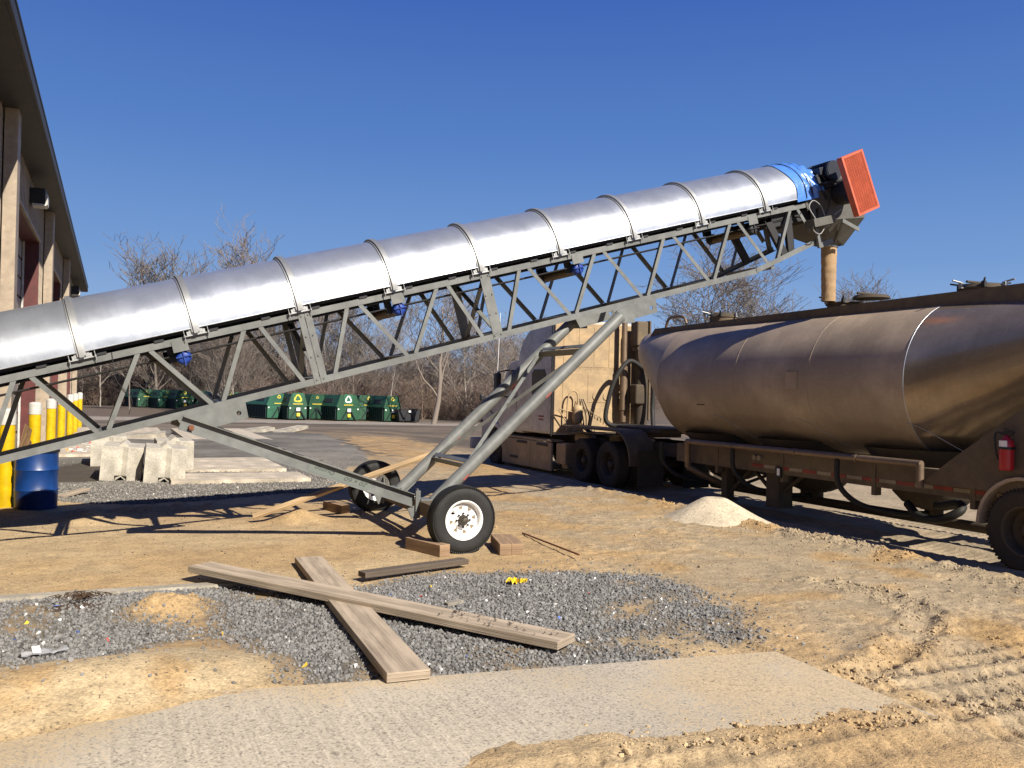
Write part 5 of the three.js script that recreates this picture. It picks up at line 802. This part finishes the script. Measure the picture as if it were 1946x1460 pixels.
  for (let k = 0; k < 46; k++) { const px = 150 + 860 * (k + r()) / 46, pale = r() < 0.4; plant('bare_tree', px, 94 + 48 * r(), kinds[Math.floor(r() * 6)], 8 + 6.5 * r() * (px < 620 ? 1.05 : 0.72), lab[pale ? 1 : 0], pale ? 'pale bare trees of the wood' : 'grey bare trees of the wood', pale ? M.barkPale : M.bark, pale ? M.twigPale : M.twig, r() * 6.28, 0.8 + 0.5 * r()); }
  // undergrowth and the deeper wood: a mass nobody could count
  const small = [Tree(41, { h: 1, limbs: 9, kids: 5, levels: 3, clear: 0.05, spread: 0.6, rad: 0.012, min: 0.0022, wobble: 1.5 }), Tree(42, { h: 1, limbs: 12, kids: 4, levels: 3, clear: 0.1, spread: 0.8, rad: 0.010, min: 0.0024, wobble: 1.8 }), Tree(43, { h: 1, limbs: 8, kids: 6, levels: 3, clear: 0.2, spread: 0.5, rad: 0.014, min: 0.002 })].map(t => mergeGeometries(t));
  small.forEach((g, v) => {
    const N = 1500, im = new THREE.InstancedMesh(g, mat([0.165, 0.125, 0.098], 0.95), N), q = new THREE.Object3D(), c = new THREE.Color();
    for (let k = 0; k < N; k++) { const back = r() < 0.55, px = back ? -60 + 1300 * r() : 120 + 900 * r(), d = back ? 135 + 90 * r() : 88 + 45 * r(), [x, z] = spot(px, Math.max(d, px < 480 ? 122 + 20 * r() : 0)), h = (back ? 5 + 5.5 * r() * (px < 560 ? 1 : 0.45) : 1.5 + 4.2 * r() * r()); q.position.set(x, ground(x, z) - 0.2, z); q.rotation.y = r() * 6.3; q.scale.set(h * (0.8 + 0.7 * r()), h, h * (0.8 + 0.7 * r())); q.updateMatrix(); im.setMatrixAt(k, q.matrix); const b = 0.65 + 0.7 * r(); c.setRGB(b * (1 + 0.12 * r()), b, b * (0.9 + 0.15 * r())); im.setColorAt(k, c); }
    im.name = v ? `undergrowth_00${v}` : 'undergrowth'; im.castShadow = im.receiveShadow = true; im.userData = { kind: 'stuff', label: ['tangled brown undergrowth and saplings behind the containers', 'brown brush filling the wood behind the containers', 'upright brown saplings of the deeper wood'][v], category: 'undergrowth' }; scene.add(im);
  });
  // wooded ridge on the horizon
  const W = 220, p = [], id = []; for (let i = 0; i <= W; i++) { const a = -1.25 + 2.6 * i / W, d = 640, dir = [Math.sin(a), -Math.cos(a)]; const top = 5.5 + 7 * fbm(a * 3 + 2, 1, 3, 90) + 1.6 * fbm(a * 60, 2, 2, 91); for (const [dd, h] of [[d - 90, -1.4], [d - 45, top * 0.55], [d, top], [d + 140, -2]]) p.push(dir[0] * dd, h, dir[1] * dd); }
  for (let i = 0; i < W; i++) for (let j = 0; j < 3; j++) { const a = i * 4 + j; id.push(a, a + 4, a + 1, a + 1, a + 4, a + 5); }
  const g = new THREE.BufferGeometry(); g.setAttribute('position', new THREE.Float32BufferAttribute(p, 3)); g.setIndex(id); g.computeVertexNormals();
  const hill = struct('hill', g, mat([0.17, 0.125, 0.115], 1, 0, { map: tGrime })); hill.userData.label = 'low wooded ridge on the horizon';
}
// ---------- gravel, clods and litter ----------
{
  const r = rng(7), stones = []; for (let v = 0; v < 4; v++) { const g = new THREE.IcosahedronGeometry(1, 0), p = g.attributes.position, seen = {}; for (let k = 0; k < p.count; k++) { const key = [p.getX(k), p.getY(k), p.getZ(k)].map(q => q.toFixed(3)).join(); seen[key] ??= 0.65 + 0.6 * r(); p.setXYZ(k, p.getX(k) * seen[key], p.getY(k) * seen[key] * 0.75, p.getZ(k) * seen[key] * 0.9); } g.computeVertexNormals(); stones.push(g); }
  const scatter = (name, label, category, n, pick, size, colour, m, variants = stones) => variants.forEach((g, v) => {
    const list = []; let guard = 0; while (list.length < n / variants.length && guard++ < n * 6) { const s = pick(); if (s) list.push(s); }
    const im = new THREE.InstancedMesh(g, m, list.length), q = new THREE.Object3D(), c = new THREE.Color();
    list.forEach(([x, z, y], k) => { const s = size(x, z); q.position.set(x, (y ?? ground(x, z)) + s * 0.3, z); q.rotation.set(r() * 6, r() * 6, r() * 6); q.scale.set(s, s, s); q.updateMatrix(); im.setMatrixAt(k, q.matrix); c.setRGB(...colour(x, z)); im.setColorAt(k, c); });
    im.name = v ? `${name}_00${v}` : name; im.castShadow = im.receiveShadow = true; im.userData = { kind: 'stuff', label, category }; scene.add(im); });
  const one = mat([1, 1, 1], 0.92);
  scatter('gravel', 'grey crushed gravel between the sand and the concrete slab', 'gravel', 34000, () => { const x = -1.9 + 7.3 * r(), z = -8.8 + 4 * r(), k = isGravel(x, z); return !inSlab(x, z) && r() < Math.max(0.012, k * k * 1.1) ? [x, z] : null; }, () => 0.005 + 0.016 * r() * r() + 0.006 * r(), () => { const t = r(), b = t > 0.994 ? 0.5 : 0.095 + 0.13 * r(); return [b * 1.03, b, b * 0.95]; }, one);
  scatter('far_gravel', 'coarse grey gravel around the concrete blocks', 'gravel', 12000, () => { const x = -1.6 + 8 * r(), z = -15 - 9 * r() * r(); return isGravel2(x, z) && gauss(x, z, -0.6, -20.8, 0.7, 2.6) < 0.4 ? [x, z] : null; }, () => 0.010 + 0.020 * r() * r(), () => { const b = r() > 0.985 ? 0.45 : 0.09 + 0.14 * r(); return [b * 1.06, b * 0.98, b * 0.86]; }, one);
  scatter('sand_clods', 'crumbled sand clods strewn over the churned sand', 'clods', 4200, () => { const k = r(); let x, z; if (k < 0.2) { z = -3.5 - 9 * r(); x = laneEdge(z) - 0.3 + (r() + r() - 1) * 0.4; } else if (k < 0.35) { const i = Math.floor(r() * 6), t = r(), a = r() * 6.3, d = 0.12 + 0.12 * r(); x = mix(RUT[i][0], RUT[i + 1][0], t) + d * Math.cos(a); z = mix(RUT[i][1], RUT[i + 1][1], t) + d * Math.sin(a); } else if (k < 0.75) { x = 2.4 + 6 * r(); z = -3.6 - 1.6 * r() * r(); } else if (k < 0.85) { x = 0.47 + (r() - 0.5) * 0.7; z = -7.86 + (r() - 0.5) * 0.5; } else { x = 4.5 + 4.2 * r(); z = -4 - 9 * r(); } return fbm(x * 2.2, z * 2.2, 3, 55) > 0.46 ? [x, z] : null; }, (x) => 0.006 + 0.026 * r() * r() * r() + (x > 8 ? 0.012 * r() * r() : 0), (x, z) => { const c = groundColor(x, z), b = 0.62 + 0.3 * r(); return c.map(q => q * b); }, one);
  scatter('plank_dirt', 'small dirt crumbs lying on the right end of the upper plank', 'dirt', 60, () => { const t = 0.72 + 0.26 * r(), w = (r() - 0.5) * 0.24; return [0.80 + 2.26 * t + 0.82 * w, -8.98 + 3.26 * t - 0.57 * w, 0.135 - 0.077 * t + 0.034]; }, () => 0.005 + 0.012 * r() * r(), () => { const b = 0.07 + 0.12 * r(); return [b, b * 0.85, b * 0.7]; }, one);
  scatter('grit', 'dark bits of grit and bark scattered over the sand', 'grit', 2600, () => { const x = -1.5 + 10 * r(), z = -3.6 - 10.5 * r(); return inSlab(x, z) && z < -4.6 ? null : [x, z]; }, () => 0.004 + 0.009 * r() * r(), () => { const b = 0.05 + 0.1 * r(); return [b, b * 0.8, b * 0.6]; }, one);
  scatter('litter', 'tiny coloured plastic scraps in the gravel', 'litter', 80, () => { const x = -1.5 + 6.4 * r(), z = -8.7 + 3.4 * r(); return isGravel(x, z) > 0.5 ? [x, z] : null; }, () => 0.008 + 0.012 * r(), () => { const k = r(); return k < 0.7 ? [0.7, 0.68, 0.64] : k < 0.8 ? [0.5, 0.06, 0.05] : k < 0.92 ? [0.05, 0.12, 0.5] : [0.7, 0.45, 0.05]; }, mat([1, 1, 1], 0.5), [box(2, 0.3, 1.3), box(1.2, 0.2, 2.4)].map(g => clean(g)));
  scatter('rubble', 'mixed rubble of broken stone and brick by the wall', 'rubble', 420, () => { const x = -1.25 + 1.3 * r(), z = -26.5 - 6 * r(); return [x, z]; }, () => 0.04 + 0.10 * r() * r(), () => { const k = r(), b = 0.25 + 0.3 * r(); return k < 0.1 ? [0.4, 0.1, 0.07] : k < 0.2 ? [0.45, 0.3, 0.12] : [b, b * 0.93, b * 0.85]; }, one);
  // pieces of litter one can pick out
  const crumple = (w, d, h, seed) => { const g = new THREE.PlaneGeometry(w, d, 12, 10).rotateX(-Math.PI / 2), p = g.attributes.position; for (let k = 0; k < p.count; k++) { const x = p.getX(k), z = p.getZ(k); p.setY(k, h * fbm(x * 14 / w * 0.3 + seed, z * 14 / d * 0.3, 3, seed)); p.setX(k, x * (1 + 0.5 * (fbm(z * 20, seed, 2, 5) - 0.5))); } g.computeVertexNormals(); return g; };
  const put = (o, x, z, dy, turn, label, cat) => { o.position.set(x, ground(x, z) + dy, z); o.rotation.y = turn; return tag(o, label, cat); };
  put(mesh('plastic_wrapper', [crumple(0.13, 0.09, 0.09, 3), crumple(0.09, 0.07, 0.07, 8).translate(0.09, 0, 0.03)], mat([0.75, 0.47, 0.01], 0.45)), 3.57, -7.78, 0.0, 0.4, 'crumpled bright yellow wrapper on the gravel', 'wrapper');
  const bag = put(mesh('plastic_bag', crumple(0.30, 0.13, 0.05, 12), new THREE.MeshPhysicalMaterial({ color: col(0.55, 0.55, 0.55), roughness: 0.3, transmission: 0.5, thickness: 0 })), -0.38, -6.78, 0.01, 0.2, 'clear plastic bag with white label at the left edge of the gravel', 'bag');
  mesh('label', box(0.05, 0.004, 0.075, -0.05, 0.045, 0.0, 0, 0.35), M.sticker, bag);
  const tuft = []; for (let k = 0; k < 60; k++) { const a = r() * 6.3, q = r() * 0.2; tuft.push(tube([V3(q * Math.cos(a), 0.01, q * Math.sin(a) * 0.6), V3(q * Math.cos(a) + (r() - 0.5) * 0.12, 0.03 + 0.02 * r(), q * Math.sin(a) * 0.6), V3(q * Math.cos(a) + (r() - 0.5) * 0.15, 0.01 + 0.03 * r(), q * Math.sin(a) * 0.6 + (r() - 0.5) * 0.1)], 0.004, 4, 3)); }
  put(mesh('root_clump', tuft, mat([0.07, 0.04, 0.022], 0.95)), -0.2, -8.2, 0.02, 0, 'dark brown clump of matted roots on the gravel', 'clump');
  for (const [px, x, z, l, w, a, lab] of [[0, 0.62, -4.9 - 0, 0.24, 0.05, 0.2, ''],]) { }
  for (const [x, z, l, w, a, lab] of [[8.3, -47, 2.6, 0.7, 0.5, 'broken white concrete piece lying left of the sand tongue'], [6.5, -46.5, 2.2, 1.0, 0.1, 'larger broken white concrete piece before the containers'], [-0.6, -36, 1.6, 0.9, 0.4, 'broken concrete piece near the far bollards'], [1.1, -37.5, 1.9, 1.0, -0.3, 'tilted broken concrete piece behind the blocks']]) { const o = mesh('concrete_fragment', prism([[-l / 2, -w / 2], [-l * 0.2, -w * 0.6], [l / 2, -w * 0.3], [l * 0.4, w * 0.5], [-l * 0.1, w * 0.4], [-l * 0.45, w * 0.55]], 0.16, 0.01).rotateX(-Math.PI / 2), M.concrete); o.position.set(x, ground(x, z), z); o.rotation.set(0.08, a, 0.1); tag(o, lab, 'concrete fragment'); }
  const chip = mesh('flat_stone', prism([[-0.09, -0.03], [0.02, -0.04], [0.1, -0.02], [0.08, 0.035], [-0.07, 0.03]], 0.02, 0.004).rotateX(-Math.PI / 2), M.concrete); put(chip, 2.75, -7.25, 0.012, 0.4, 'pale flat stone beside the upper plank', 'stone');
}
renderer.render(scene, camera);
